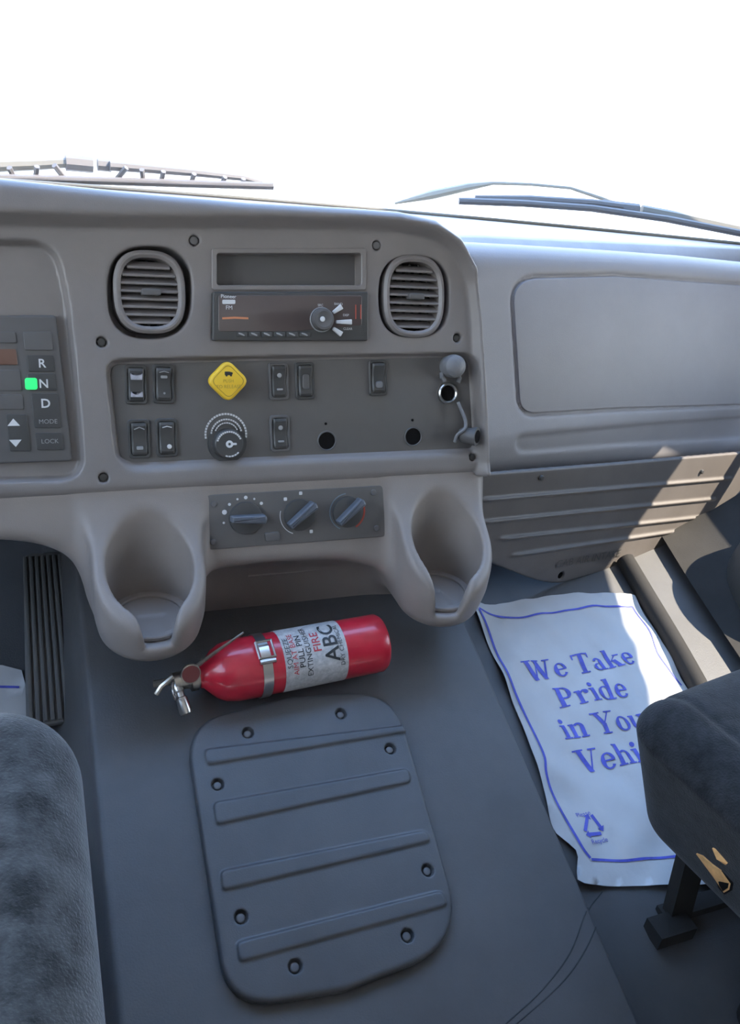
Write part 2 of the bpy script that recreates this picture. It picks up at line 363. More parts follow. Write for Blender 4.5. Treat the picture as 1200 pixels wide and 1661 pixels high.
# windshield: gently wrapped glass, base on the dash top
def base_y(x): return 1.50-.20*((x-.30)/1.0)**2
def wsh(x, t, off=0): return np.array((x, base_y(x)-.62*t-off*0, ZG+1.04*t))
def glass_pt(x, t, off=0):
    p = wsh(x, t); nn = nz(np.array((.0, .99, .62))); return p+nn*off
xs = np.linspace(XL, XR, 25); ts = np.linspace(-.05, 1.0, 9)
gv = [glass_pt(x, t) for x in xs for t in ts]+[glass_pt(x, t, .006) for x in xs for t in ts]; k0 = 25*9
gf = [(i*9+j, i*9+j+1, (i+1)*9+j+1, (i+1)*9+j) for i in range(24) for j in range(8)]; gf += [tuple(k0+q for q in reversed(t)) for t in gf]
obj('window_1', (np.array(gv), gf), 'glass', kind='structure', smooth=180)

# ================================================================== OUTSIDE
mb = MB(); hx = np.linspace(-.75, 1.35, 22); hy = np.linspace(1.62, 3.0, 12)
hv = [(x, y, 1.00-.10*((x-.3)/1.0)**2-.12*(y-1.6)-.15*max(0, y-2.5)**2) for x in hx for y in hy]
mb.add(hv, [(i*12+j, (i+1)*12+j, (i+1)*12+j+1, i*12+j+1) for i in range(21) for j in range(11)])
obj('truck_hood', mb, 'paint', label='white truck hood beyond the windshield, washed out by daylight', cat='hood', smooth=180)
mb = MB(); mb.add([(-60, -60, -.8), (60, -60, -.8), (60, 60, -.8), (-60, 60, -.8)], [(0, 1, 2, 3)])
obj('ground', mb, 'ground', kind='structure', smooth=0)

# ================================================================== DASHBOARD
dash = thing('dashboard', 'grey moulded truck dashboard with centre instrument pod, twin cup holders and glove box', 'dashboard', F)
# --- centre pod
O_out = F.poly([(-330, 262), (0, 292), (200, 313), (400, 330), (560, 339), (640, 345), (700, 358), (742, 388), (768, 436), (777, 520), (784, 640), (790, 772), (400, 792), (-330, 835)])
O_fas = F.poly(rpoly([(-360, 352), (0, 368), (200, 372), (400, 372), (560, 374), (640, 378), (700, 388), (735, 412), (755, 450), (763, 520), (768, 640), (776, 775), (400, 800), (-330, 850)], 25))
O_left = F.poly(rpoly([(-340, 382), (90, 388), (112, 470), (126, 600), (142, 782), (-300, 790)], [0, 45, 40, 30, 45, 0]))
O_sw = F.poly(rpoly([(168, 582), (400, 577), (771, 571), (781, 742), (400, 760), (190, 774)], [28, 0, 22, 14, 0, 40]))
vL, vR = (243, 474), (672, 481)
def px_circle(fr, c, rx, ry, pw=2.0, n=40, w=0): return fr.poly([(c[0]+a, c[1]-b) for a, b in circle(0, 0, rx, n, ry, pw)], w)
holeL, holeR = px_circle(F, vL, 68, 75, 2.7), px_circle(F, vR, 57, 66, 2.7)
radio_hole = F.poly([(345, 476), (592, 476), (592, 551), (345, 551)]); pocket = F.poly(rpoly([(350, 410), (586, 410), (586, 464), (350, 464)], 4))
screws_px = [(165, 555), (168, 775), (742, 548), (768, 742), (315, 390), (611, 398)]
f_out, f_fas, f_left, f_sw, f_hl, f_hr, f_ra, f_po = map(sdpoly, (O_out, O_fas, O_left, O_sw, holeL, holeR, radio_hole, pocket))
def pod(u, v, w):
    u2, v2 = u[:, :, 0], v[:, :, 0]; e = lambda a: a[:, :, None]
    so = f_out(u2, v2); h = .020*ss(.002, .018, f_fas(u2, v2)+.004)                 # raised outer rim
    vb = F.uv(400, 745)[1]
    h = h-.013*ss(.0, -.006, f_left(u2, v2))-.011*ss(.0, -.004-.014*ss(vb+.012, vb-.004, v2), f_sw(u2, v2))
    d = rmax(e(so), w-e(h), .014)
    d = np.maximum(d, -w-.13)
    for fh, dp in ((f_hl, -.035), (f_hr, -.035), (f_ra, -.03), (f_po, -.022)): d = smax(d, -np.maximum(e(fh(u2, v2)), -(w-dp)), .003)
    for c in screws_px:
        cu, cv = F.uv(*c); r = np.hypot(u2-cu, v2-cv); d = np.maximum(d, -np.maximum(e(r-.0058), -(w+.006+.0*w)))
    return d
lo = (O_out[:, 0].min()-.01, O_out[:, 1].min()-.01, -.135); hi = (O_out[:, 0].max()+.01, O_out[:, 1].max()+.01, .035)
obj('instrument_pod', surfnet(pod, lo, hi, .0024), 'shell', dash, fr=F, smooth=180)
# switch panel insert
mb = MB(); prism(mb, inset(ccw(O_sw), .006), -.0125, -.0098, .0006); obj('switch_panel', mb, 'panel', dash, fr=F, label='darker flat switch panel insert')
# storage slot back
mb = MB(); prism(mb, inset(ccw(pocket), -.001), -.023, -.0205); obj('storage_slot', mb, 'mid', dash, fr=F, label='empty shallow slot above the radio')
mb = MB(); pk = F.poly(rpoly([(343, 403), (593, 403), (593, 471), (343, 471)], 5)); pk2 = F.poly(rpoly([(351, 411), (585, 411), (585, 463), (351, 463)], 5)); ring(mb, pk, pk2, -.004, .0025, .0008)
obj('slot_frame', mb, 'shell', dash, fr=F)
def screw(parent, fr, r=.0042, m='dark'):
    mb = MB(); prism(mb, circle(0, 0, r, 14), -.004, 0, r*.3); a = r*.75; b = r*.2
    o = obj('screw', mb, m, parent, fr=fr); return o
for c in screws_px:
    u, v = F.uv(*c); screw(dash, F.at(u, v, -.003 if c[1] > 500 else -.0005), .0045, 'dark' if c[1] > 500 else 'mid')

# --- lower console with cup holders, in world coordinates
O_con = F.poly([(-330, 800), (0, 790), (400, 770), (789, 750), (789, 870), (779, 930), (740, 960), (680, 960), (650, 945), (622, 925), (560, 910), (450, 912), (350, 925), (315, 945), (290, 990), (200, 1010), (155, 990), (132, 935), (105, 905), (60, 888), (0, 882), (-330, 885)])
f_con = sdpoly(F.poly(rpoly([(-330, 790), (0, 790), (789, 750), (789, 900), (770, 960), (680, 965), (650, 948), (618, 924), (560, 912), (450, 915), (350, 928), (318, 948), (290, 990), (200, 1010), (160, 990), (134, 935), (108, 903), (60, 886), (0, 880), (-330, 885)], 20, 3)))
PODS = [(.106, .779, .6365, .773, .6700, .002), (.468, .780, .6310, .778, .6620, -.010)]
def console(x, y, z):
    q = [x-F.o[0], (y-F.o[1])*F.e2[1]+(z-F.o[2])*F.e2[2], (y-F.o[1])*F.e3[1]+(z-F.o[2])*F.e3[2]]
    lut_u = np.arange(-.75, .50, .002); lut_v = np.arange(-.50, -.10, .002)
    L = f_con(lut_u[:, None], lut_v[None, :])
    uu = np.clip((q[0]-lut_u[0])/.002, 0, len(lut_u)-1.001); vv = np.clip((q[1]-lut_v[0])/.002, 0, len(lut_v)-1.001)
    i0 = uu.astype(int); j0 = vv.astype(int); fu = uu-i0; fv_ = vv-j0
    c2 = (L[i0, j0]*(1-fu)+L[i0+1, j0]*fu)*(1-fv_)+(L[i0, j0+1]*(1-fu)+L[i0+1, j0+1]*fu)*fv_
    d = rmax(c2, np.abs(q[2]+.060)-.056, .016)
    for xc, yc, zb, zt, zf, no in PODS:
        dy = np.maximum(0, y-yc-.0)*(y < yc+.10)+(y >= yc+.10)*(y-yc); dyl = np.minimum(y-yc, 0)+np.maximum(y-yc-.09, 0)
        rad = np.sqrt((x-xc)**2+dyl**2)-(.0605-.10*np.maximum(0, .70-z)**1.0*0-.6*np.maximum(0, .685-z)**1.35)
        zc = zt+.74*(y-(yc+.046)); c = rmax(rad, zb-z, .022); c = smax(c, (z-zc)*.80, .010)
        d = smin(d, c, .022)
    back = rbox(x, y, z, (.300, .92, .66), (.225, .055, .13), .01)               # wall behind the recess
    d = smin(d, back, .040)
    for xc, yc, zb, zt, zf, no in PODS:
        r = np.sqrt((x-xc)**2+(y-yc)**2); well = np.maximum(r-(.0445+.03*(z-zf)), zf-z); d = smax(d, -well, .005)
        fl = np.abs(x-(xc+no))-(.0135+.20*np.maximum(0, z-zf)); notch = np.maximum(np.maximum(fl, y-yc), (zf-.001)-z); d = smax(d, -notch, .008)
    return d
obj('cup_holder_console', surfnet(console, (-.42, .66, .56), (.56, .985, .875), .0028), 'console', dash, smooth=180)
for xc, yc, zb, zt, zf, no in PODS:   # stepped ring at the bottom of each well
    mb = MB(); C2 = Fr((xc, yc, zf), EX, EY); ring(mb, circle(0, 0, .0445, 40), circle(0, 0, .036, 40), -.001, .0035, .0012)
    obj('cup_holder_ring', mb, 'console', dash, fr=C2)
mb = MB(); 
def onback(px, py): r = ray(px, py); return CAM+r*((.8655-CAM[1])/r[1])
tube(mb, [onback(402, 934), onback(480, 927), onback(560, 917)], .0022, 6); obj('slot_highlight_bar', mb, 'console', dash)  # thin bar added in place of the highlight along the slot
# --- glove box section
O_g = G.poly([(745, 388), (770, 388), (860, 393), (1000, 402), (1120, 411), (1300, 430), (1300, 735), (1180, 748), (1000, 762), (880, 774), (745, 792)])
O_door = G.poly(rpoly([(828, 450), (1000, 446), (1450, 480), (1450, 650), (1000, 664), (842, 674)], [42, 0, 30, 30, 0, 26]))
O_tray = G.poly(rpoly([(832, 704), (1000, 688), (1400, 660), (1400, 705), (1000, 728), (840, 741)], [22, 0, 10, 10, 0, 22]))
f_g, f_d, f_t = map(sdpoly, (O_g, O_door, O_tray))
def glove(u, v, w):
    u2, v2 = u[:, :, 0], v[:, :, 0]; e = lambda a: a[:, :, None]; so, dd, dt = f_g(u2, v2), f_d(u2, v2), f_t(u2, v2)
    h = -.005*np.exp(-(dd/.0022)**2)-.0035*ss(0, -.008, dt) - .014*ss(G.uv(900, 690)[1], G.uv(900, 770)[1], v2)
    d = rmax(e(so), w-e(h), .035); return np.maximum(d, -w-.10)
lo = (O_g[:, 0].min()-.01, O_g[:, 1].min()-.01, -.105); hi = (O_g[:, 0].max()-.02, O_g[:, 1].max()+.01, .012)
obj('glove_box_surround', surfnet(glove, lo, hi, .003), 'glove', dash, fr=G, smooth=180)
mb = MB(); prism(mb, inset(ccw(O_door), .0028), -.006, .0010, .001); obj('glove_box_door', mb, 'glove', dash, fr=G)
# --- dash top running to the windshield base
def dtop(x, y):
    return 1.055-.10*(y-1.02)+.0*x
xs = np.linspace(XL+.01, XR-.01, 60); mbv = []; n2 = 22
for x in xs:
    y0 = .985 if x < .55 else max(.985, G.o[1]+G.e1[1]/G.e1[0]*(x-G.o[0])+.085)
    for j in range(n2):
        t = j/(n2-1); y = y0+(base_y(x)+.0-y0)*t; mbv.append((x, y, dtop(x, y)-.030*(1-ss(0, .12, t))))
mbf = [(i*n2+j, (i+1)*n2+j, (i+1)*n2+j+1, i*n2+j+1) for i in range(59) for j in range(n2-1)]
obj('dash_top', (np.array(mbv), mbf), 'topm', dash, smooth=180)
mb = MB(); tube(mb, [(x, base_y(x)-.012, dtop(x, base_y(x))+.004) for x in xs], .003, 8); obj('windshield_seal', mb, 'trimy', dash)

# --- kick panel under the glove box
kick = thing('lower_dash_panel', 'dark ribbed plastic panel under the glove box with embossed wording', 'panel', K)
O_k = K.poly(rpoly([(770, 770), (1000, 752), (1275, 728), (1215, 782), (1116, 887), (905, 948), (872, 943), (786, 910)], [0, 0, 0, 6, 8, 14, 14, 6]))
f_k = sdpoly(O_k); ribs = [((770, 812), (1190, 775)), ((770, 848), (1165, 808)), ((800, 875), (1140, 838)), ((820, 902), (1120, 858))]
ribs = [(np.array(K.uv(*a)), np.array(K.uv(*b))) for a, b in ribs]
def kickf(u, v, w):
    u2, v2 = u[:, :, 0], v[:, :, 0]; e = lambda a: a[:, :, None]; h = 0*u2
    for a, b in ribs:
        t = (b-a)/np.linalg.norm(b-a); d = (u2-a[0])*-t[1]+(v2-a[1])*t[0]; s = (u2-a[0])*t[0]+(v2-a[1])*t[1]
        h = h+.0045*ss(.0048, .0, np.abs(d))*ss(-.0, .03, s)*ss(0, .02, np.linalg.norm(b-a)-s)
    c = K.uv(910, 934); h = h-.006*ss(.0075, .005, np.hypot(u2-c[0], v2-c[1]))
    d = rmax(e(f_k(u2, v2)), w-e(h), .003); return np.maximum(d, -w-.008)
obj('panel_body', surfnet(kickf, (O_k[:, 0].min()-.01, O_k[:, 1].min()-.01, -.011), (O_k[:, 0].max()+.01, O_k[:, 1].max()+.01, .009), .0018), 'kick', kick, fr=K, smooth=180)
mb = MB(); a = np.array(K.uv(955, 906)); b = np.array(K.uv(1050, 889)); ang = math.atan2(*(b-a)[::-1]); kt = K.at(a[0], a[1]).rot(ang)
v, f = text_mesh('CAB AIR INTAKE', .0185, 0, sx=1.15); prism_v = v.copy(); prism_v[:, 2] = .0012; mb.add(prism_v, f)
obj('embossed_lettering', mb, 'dark', kick, fr=kt)
screw(kick, K.px(910, 934, -.003), .0055, 'black')
for x, y in ((880, 776), (1140, 766)): screw(kick, K.px(x, y, .004), .004, 'dark')

# ================================================================== AIR VENTS
def air_vent(c, rx, ry, label, nsl, tilt):
    u, v = F.uv(*c); fr = F.at(u, v, 0); s = .95*.745/1000*1.0
    k = (F.uv(c[0]+10, c[1])[0]-u)/10; rx, ry = rx*k, ry*k*1.03
    t = thing('air_vent', label, 'vent', fr, 'dash air vents')
    mb = MB(); ring(mb, circle(0, 0, rx, 44, ry, 2.7), circle(0, 0, rx-.0075, 44, ry-.0075, 2.7), -.03, .003, .003, win=-.03); obj('vent_bezel', mb, 'shell', t, fr=fr)
    mb = MB(); prism(mb, circle(0, 0, rx-.007, 32, ry-.007, 2.7), -.033, -.026); obj('vent_duct', mb, 'black', t, fr=fr)
    rx2, ry2 = rx-.0085, ry-.0085
    for i in range(nsl):
        yy = -ry2+(i+.75)*2*ry2/(nsl+.5); hw = rx2*(max(0, 1-abs(yy/ry2)**2.7))**(1/2.7)+.0012
        m2 = MB(); a = math.radians(-28); prf = [(-.007, -.0011), (.0075, -.0014), (.0085, 0), (.0075, .0014), (-.007, .0011)]
        pts = [(q[0]*math.cos(a)-q[1]*math.sin(a), q[0]*math.sin(a)+q[1]*math.cos(a)) for q in prf]   # (w, v)
        vv = [(sx_*hw, yy+pv+.002*0, pw-.007) for sx_ in (-1, 1) for pw, pv in pts]; n = 5
        m2.add(vv, [(j, (j+1) % n, n+(j+1) % n, n+j) for j in range(n)]+[tuple(reversed(range(n))), tuple(range(n, 2*n))]); obj('slat', m2, 'shell', t, fr=fr, smooth=0)
    for i in range(5):
        x = (i-2)*rx2*.36; hh = ry2*(max(0, 1-abs(x/rx2)**2.7))**(1/2.7); m2 = MB(); prism(m2, rect(x-.0009, -hh, x+.0009, hh), -.026, -.014); obj('vertical_vane', m2, 'dark', t, fr=fr, smooth=0)
    m2 = MB(); prism(m2, rpoly(rect(-.009, -.0035, .011, .0035), .002), -.004, .006, .0012); obj('thumb_tab', m2, 'mid', t, fr=fr)
air_vent(vL, 58, 65, 'larger oval louvred dash vent left of the radio', 8, 0)
air_vent(vR, 49, 57, 'smaller oval louvred dash vent right of the radio', 8, 0)

# ================================================================== RADIO
rc = F.px(468, 513); rad = thing('car_radio', 'black car stereo with round knob and dark display below the open slot', 'radio', rc)
def fp(pts, w=0): return F.poly(pts, w)
mb = MB(); prism(mb, fp(rpoly([(343, 474), (594, 474), (594, 553), (343, 553)], 4)), -.028, .007, .0015); obj('faceplate', mb, 'dark', rad, fr=F)
mb = MB(); prism(mb, fp(rpoly([(352, 480), (583, 480), (583, 528), (470, 538), (352, 538)], 4)), .006, .0078, .0005); obj('display', mb, 'display', rad, fr=F, label='dark brown tinted display window')
mb = MB(); strip(mb, fp([(358, 517), (378, 516), (400, 517)]), .0022, .0078, .0081); obj('lit_segment', mb, 'orange2', rad, fr=F, label='faint orange lit segment')
mb = MB(); u, v = F.uv(368, 482); text(mb, 'Pioneer', u, v, .0055, .0081, bold=.01); prism(mb, fp(rpoly([(358, 487), (379, 487), (379, 494), (358, 494)], 2)), .0078, .0081); u, v = F.uv(369, 500); text(mb, 'FM', u, v, .0062, .0081); obj('brand_mark', mb, 'white', rad, fr=F)
u, v = F.uv(518, 519); kf = F.at(u, v, .007)
mb = MB(); lathe(mb, kf.o, kf.wp((0, 0, 1)), [(0, .0125), (.008, .0125), (.010, .0115), (.0105, .009), (.0095, .0075)], 28); kn = obj('volume_knob', mb, 'mid', rad)
mb = MB(); ring(mb, circle(0, 0, .0142, 28), circle(0, 0, .0128, 28), 0, .0018, .0004); obj('knob_ring', mb, 'pale', kn, fr=kf)
mb = MB(); prism(mb, circle(-.002, 0, .003, 12), .010, .0112, .0005); obj('knob_glint', mb, 'white', kn, fr=kf, label='painted glint on the knob')  # white dot painted in for the highlight on the knob
for a, b, m_ in (((536, 508), (550, 498), 'white'), ((541, 523), (566, 523), 'white'), ((536, 533), (550, 543), 'white')):
    mb = MB(); a = np.array(F.uv(*a)); b = np.array(F.uv(*b)); t = nz(b-a); nn = np.array((-t[1], t[0]))*.0031; prism(mb, rpoly([a-nn*.6, b-nn, b+nn, a+nn*.6], .001, 3), .0072, .0105, .0008); obj('fan_button', mb, m_, rad, fr=F)
for i in range(6):
    mb = MB(); x = 389+i*20.3; prism(mb, fp(rpoly([(x-8, 539), (x+9, 539), (x+9, 547), (x-8, 547)], 2)), .0065, .0088, .0006); b_ = obj('preset_button', mb, 'dark', rad, fr=F)
    mb = MB(); prism(mb, fp([(x-5, 540), (x, 541), (x+5, 544), (x+4, 545.5), (x-5, 542)]), .0088, .0090); obj('button_mark', mb, 'pale', b_, fr=F)
mb = MB()
for s, x, y in (('SRC', 516, 496), ('BAND', 545, 494), ('DISP', 557, 512), ('CLEAR', 560, 534)): u, v = F.uv(x, y); text(mb, s, u, v, .0038, .0084)
obj('button_print', mb, 'white', rad, fr=F)
mb = MB(); strip(mb, fp([(573, 495), (573, 518)]), .0012, .0078, .0081); strip(mb, fp([(581, 495), (581, 518)]), .0012, .0078, .0081); obj('side_marks', mb, 'redp', rad, fr=F)

# ================================================================== ROCKER SWITCHES
def rocker(c, rot, kind, label, base='dark', rk='dark'):
    u, v = F.uv(*c); fr = F.at(u, v, -.0098).rot(rot); t = thing('rocker_switch', label, 'switch', fr, 'dash rocker switches')
    w, h = .0118, .0215
    mb = MB(); ring(mb, rpoly(rect(-w, -h, w, h), .004), rpoly(rect(-w+.0032, -h+.0035, w-.0032, h-.0035), .004), 0, .0034, .0009); obj('switch_bezel', mb, base, t, fr=fr)
    hw, hh = w-.0036, h-.004; n = 13; vv = []; ys = np.linspace(-hh, hh, n)
    for y in ys:
        k = y/hh; z = .0040+.0035*abs(k)**1.5+.0012*k; 
        if abs(k) > .93: z -= .0025
        for x in (-hw, -hw*.8, hw*.8, hw): vv.append((x, y, z-(.0014 if abs(x) > hw*.9 else 0)))
    ffs = [(i*4+j, i*4+j+1, (i+1)*4+j+1, (i+1)*4+j) for i in range(n-1) for j in range(3)]
    b0 = len(vv); vv += [(-hw, -hh, 0), (hw, -hh, 0), (hw, hh, 0), (-hw, hh, 0)]
    ffs += [(b0, b0+1, 3, 2, 1, 0), (b0+2, b0+3, *[(n-1)*4+j for j in (0, 1, 2, 3)]), (b0+1, b0+2, *[i*4+3 for i in reversed(range(n))]), (b0+3, b0, *[i*4 for i in range(n)])]
    mb = MB(); mb.add(vv, ffs); r_ = obj('rocker', mb, rk, t, fr=fr)
    mb = MB(); m_ = 'pale'
    if kind == 'worn':
        prism(mb, rpoly([(-.006, .005), (.006, .005), (.0065, .0125), (.003, .0105), (-.003, .0105), (-.0065, .0125)], .001), .0075, .0092, .0006); prism(mb, rpoly([(-.006, -.007), (-.0065, -.0135), (.0065, -.0135), (.006, -.007), (.002, -.010), (-.002, -.010)], .001), .0070, .0086, .0006); m_ = 'smoke'
    elif kind == 'car': prism(mb, rpoly(rect(-.0035, .0062, .0035, .0092), .001), .006, .0072); prism(mb, circle(0, -.010, .0012, 8), .006, .0074); strip(mb, [(-.005, .0125), (0, .0138), (.005, .0125)], .0009, .006, .0092)
    elif kind == 'dotlow': prism(mb, circle(.002, -.0095, .0026, 12), .0055, .0078, .0004); strip(mb, [(-.005, .0118), (0, .0132), (.005, .0118)], .0009, .006, .0090); m_ = 'white'
    elif kind == 'plain': strip(mb, [(-.0055, .0108), (0, .0132), (.0055, .0108)], .001, .006, .0088); prism(mb, rpoly(rect(-.0035, -.0115, .0035, -.0075), .001), .005, .0070, .0004)
    elif kind == 'lens': prism(mb, circle(0, .007, .0028, 12), .0045, .0064, .0006); prism(mb, rpoly(rect(-.0035, -.0100, .0035, -.0078), .0008), .0045, .0070, .0004)
    elif kind == 'smooth': prism(mb, rpoly(rect(-.0040, -.010, .0040, .008), .003), .0042, .0062, .0012); m_ = 'mid'
    elif kind == 'glint': prism(mb, rpoly(rect(-.0045, -.012, .0045, -.004), .003), .0045, .0068, .001); m_ = 'grey'  # grey pad in place of a highlight on the lower rocker
    obj('symbol_or_glint', mb, m_, t, fr=fr)
rocker((222, 624), -.02, 'worn', 'rocker switch with two worn pale patches, top left of the switch panel')
rocker((267, 623), -.02, 'car', 'rocker switch with a small oblong symbol, left of the yellow diamond knob')
rocker((227, 713), .0, 'plain', 'plain rocker switch at the bottom left corner of the switch panel')
rocker((272, 711), .0, 'dotlow', 'rocker switch with a bright white dot, left of the round light dial')
rocker((455, 619), .02, 'lens', 'bluish grey framed rocker switch, first to the right of the yellow diamond knob', base='mid')
rocker((498, 618), .02, 'smooth', 'smooth rocker switch with an oval pad, second to the right of the yellow knob')
rocker((457, 704), .02, 'lens', 'rocker switch with round lens, right of the round light dial', base='mid')
rocker((617, 613), .03, 'glint', 'rocker switch standing alone right of centre on the switch panel')

# ================================================================== PARKING BRAKE KNOB, DIAL
u, v = F.uv(367, 618); yf = F.at(u, v, -.0098); pk_ = thing('parking_brake_knob', 'yellow diamond shaped push pull knob on the switch panel', 'knob', yf)
s = .0245; dm = rpoly([(0, -s), (s, 0), (0, s), (-s, 0)], .009)
mb = MB(); lathe(mb, yf.o, yf.wp((0, 0, 1)), [(0, .009), (.013, .008)], 20); obj('knob_stem', mb, 'dark', pk_)
mb = MB(); prism(mb, dm, .012, .021, .003, bot=True); kb = obj('knob_head', mb, 'yellow', pk_, fr=yf)
mb = MB(); q1 = rpoly([(0, -s*.80), (s*.80, 0), (0, s*.80), (-s*.80, 0)], .006); q2 = rpoly([(0, -s*.76), (s*.76, 0), (0, s*.76), (-s*.76, 0)], .006); ring(mb, q1, q2, .0205, .0212, .0001); obj('knob_border_line', mb, 'yellowd', kb, fr=yf)
mb = MB(); prism(mb, rpoly([(-.004, .0065), (.002, .0065), (.005, .0075), (.005, .0095), (.001, .0105), (-.004, .0105)], .0008), .0208, .0213); prism(mb, circle(-.002, .0062, .0012, 8), .0208, .0213); prism(mb, circle(.003, .0062, .0012, 8), .0208, .0213); obj('truck_symbol', mb, 'ink', kb, fr=yf)
mb = MB(); text(mb, 'PUSH', 0, 0, .0050, .0213); text(mb, 'TO RELEASE', 0, -.0062, .0052, .0213); obj('knob_lettering', mb, 'yellowd', kb, fr=yf)
u, v = F.uv(371, 720); df = F.at(u, v, -.0098); dial = thing('light_dial', 'round black dial with white printed arcs below the yellow knob', 'dial', df)
mb = MB(); lathe(mb, df.o, df.wp((0, 0, 1)), [(0, .0225), (.003, .0222), (.0035, .0175), (.012, .0165), (.0135, .015)], 36); dl = obj('dial_knob', mb, 'dark', dial)
def arc(mb, cx, cy, r, a0, a1, wd, w, dash=None):
    if dash is None: aa = np.radians(np.linspace(a0, a1, 14)); strip(mb, np.stack([cx+r*np.cos(aa), cy+r*np.sin(aa)], 1), wd, w-.0003, w); return
    n = max(1, int(abs(a1-a0)/dash))
    for i in range(n):
        b0 = a0+(a1-a0)*i/n; b1 = b0+(a1-a0)/n*.78; aa = np.radians(np.linspace(b0, b1, 3)); strip(mb, np.stack([cx+r*np.cos(aa), cy+r*np.sin(aa)], 1), wd, w-.0003, w)
mb = MB(); arc(mb, -.001, .010, .0235, 190, -12, .0022, .0010, 8); arc(mb, -.001, .010, .0175, 175, 10, .0018, .0042, 9); arc(mb, -.001, .010, .0135, 160, 20, .0014, .0043, 11); obj('printed_arcs', mb, 'white', dial, fr=df, label='white arcs of small print')
mb = MB(); arc(mb, 0, 0, .0140, 165, 20, .0020, .0140, 10); arc(mb, 0, 0, .0140, 250, 320, .0016, .0140, 12); obj('dial_print', mb, 'white', dl, fr=df)
mb = MB(); ring(mb, circle(0, 0, .0042, 16), circle(0, 0, .0016, 16), .0135, .0145, .0003); prism(mb, rpoly(rect(.0035, -.0012, .0082, .0012), .0008), .0135, .0145); obj('key_symbol', mb, 'white', dl, fr=df)

# ================================================================== SOCKETS, BLANK HOLES
for c, lb in (((534, 716), 'open round socket hole in the switch panel, left one of the pair'), ((675, 709), 'open round socket hole in the switch panel, right one of the pair')):
    u, v = F.uv(*c); fr = F.at(u, v, -.0098); t = thing('socket_hole', lb, 'socket', fr, 'open socket holes')
    mb = MB(); ring(mb, circle(0, 0, .0120, 28), circle(0, 0, .0104, 28), 0, .0016, .0006); obj('socket_rim', mb, 'mid', t, fr=fr)
    mb = MB(); prism(mb, circle(0, 0, .0105, 28), 0, .0005); obj('socket_shade', mb, 'black', t, fr=fr)  # flat black disc painted as the shade down the open hole
    mb = MB(); prism(mb, circle(-.001, .0205, .0016, 10), 0, .001, .0004); obj('locating_pin', mb, 'black', t, fr=fr)
u, v = F.uv(730, 638); fr = F.at(u, v, -.0098); t = thing('power_socket', 'round power socket with bright metal ring at the right of the switch panel', 'socket', fr)
mb = MB(); ring(mb, circle(0, 0, .0132, 32), circle(0, 0, .0098, 32), 0, .006, .0014); obj('socket_ring', mb, 'steel', t, fr=fr, label='bright metal ring')
mb = MB(); prism(mb, circle(0, 0, .0100, 28), 0, .0012); obj('socket_shade', mb, 'black', t, fr=fr)
u, v = F.uv(734, 594); fr = F.at(u, v, -.0098); cp = thing('rubber_stopper', 'grey rubber cap hanging open above the power socket', 'stopper', fr)
mb = MB(); lathe(mb, fr.o, fr.wp((0, 0, 1)), [(0, .0135), (.012, .0145), (.019, .0135), (.0225, .010), (.024, .004)], 28); obj('cap_head', mb, 'grey', cp)
mb = MB(); tube(mb, fr.wp([(-.012, -.008, .004), (-.012, -.014, .005), (-.008, -.018, .004)]), .003, 8); tube(mb, fr.wp([(.010, -.009, .004), (.013, -.015, .005), (.011, -.020, .004)]), .0028, 8); obj('cap_hinge', mb, 'grey', cp)
u, v = F.uv(762, 706); fr = F.at(u, v, -.0060); pg = thing('plug_adapter', 'grey plug with loose cap and strap in the lower right corner of the switch panel', 'plug', fr)
a = fr.wp((-.012, .001, .001)); b = fr.wp((.004, -.001, .020))
mb = MB(); lathe(mb, a, b, [(0, .007), (.004, .0095), (.014, .010), (.020, .0115), (.024, .0118)], 22); obj('plug_body', mb, 'mid', pg)
x_, y_, d_ = basis(a, b); mb = MB(); lathe(mb, a+d_*.0235, b, [(0, .0085), (.001, .0082)], 22); obj('plug_bore', mb, 'black', pg)
mb = MB(); tube(mb, smooth_path([fr.wp(q) for q in ((-.018, .042, .006), (-.014, .030, .010), (-.010, .018, .012), (-.012, .009, .014), (-.020, .001, .010), (-.022, -.008, .007))], 5), .0022, 8); obj('strap', mb, 'grey', pg)

# ================================================================== KEYPAD SHIFTER
kp0 = F.px(50, 630, -.012); kp = thing('gear_selector_keypad', 'push button gear selector with green lit N at left of the switch panel', 'keypad', kp0)
O_kp = F.poly(rpoly([(-110, 512), (91, 511), (118, 748), (-95, 756)], [5, 7, 7, 5]), -.004)
mb = MB(); prism(mb, O_kp, -.014, -.004, .0022); obj('keypad_body', mb, 'mid', kp, fr=F)
def kkey(x0, y0, x1, y1, m='dark', w1=-.0022, name='key'):
    sh = lambda y: (y-512)*.11; mb = MB(); prism(mb, F.poly(rpoly([(x0+sh(y0), y0), (x1+sh(y0), y0), (x1+sh(y1), y1), (x0+sh(y1), y1)], 3), -.003), -.0045, w1, .0007); return obj(name, mb, m, kp, fr=F)
kkey(-40, 538, 22, 556, 'mid'); kkey(34, 538, 80, 568, 'mid')
kd = kkey(-60, 566, 20, 592, 'orange', name='display'); kkey(-60, 600, 22, 634, 'mid', name='display_lower')
kr = kkey(36, 576, 80, 603); kn_ = kkey(34, 606, 80, 634); kdr = kkey(36, 638, 80, 694); km = kkey(36, 702, 80, 730); kar = kkey(-8, 672, 26, 732, name='arrow_key'); kkey(-50, 640, 22, 664, 'mid')
def ktext(s, x, y, size, par, m='white', **k):
    mb = MB(); u, v = F.uv(x, y, -.002); vv, f = text_mesh(s, size, 0, **k); vv = vv.copy(); vv += (u, v, -.0018); mb.add(vv, f); obj('legend', mb, m, par, fr=F)
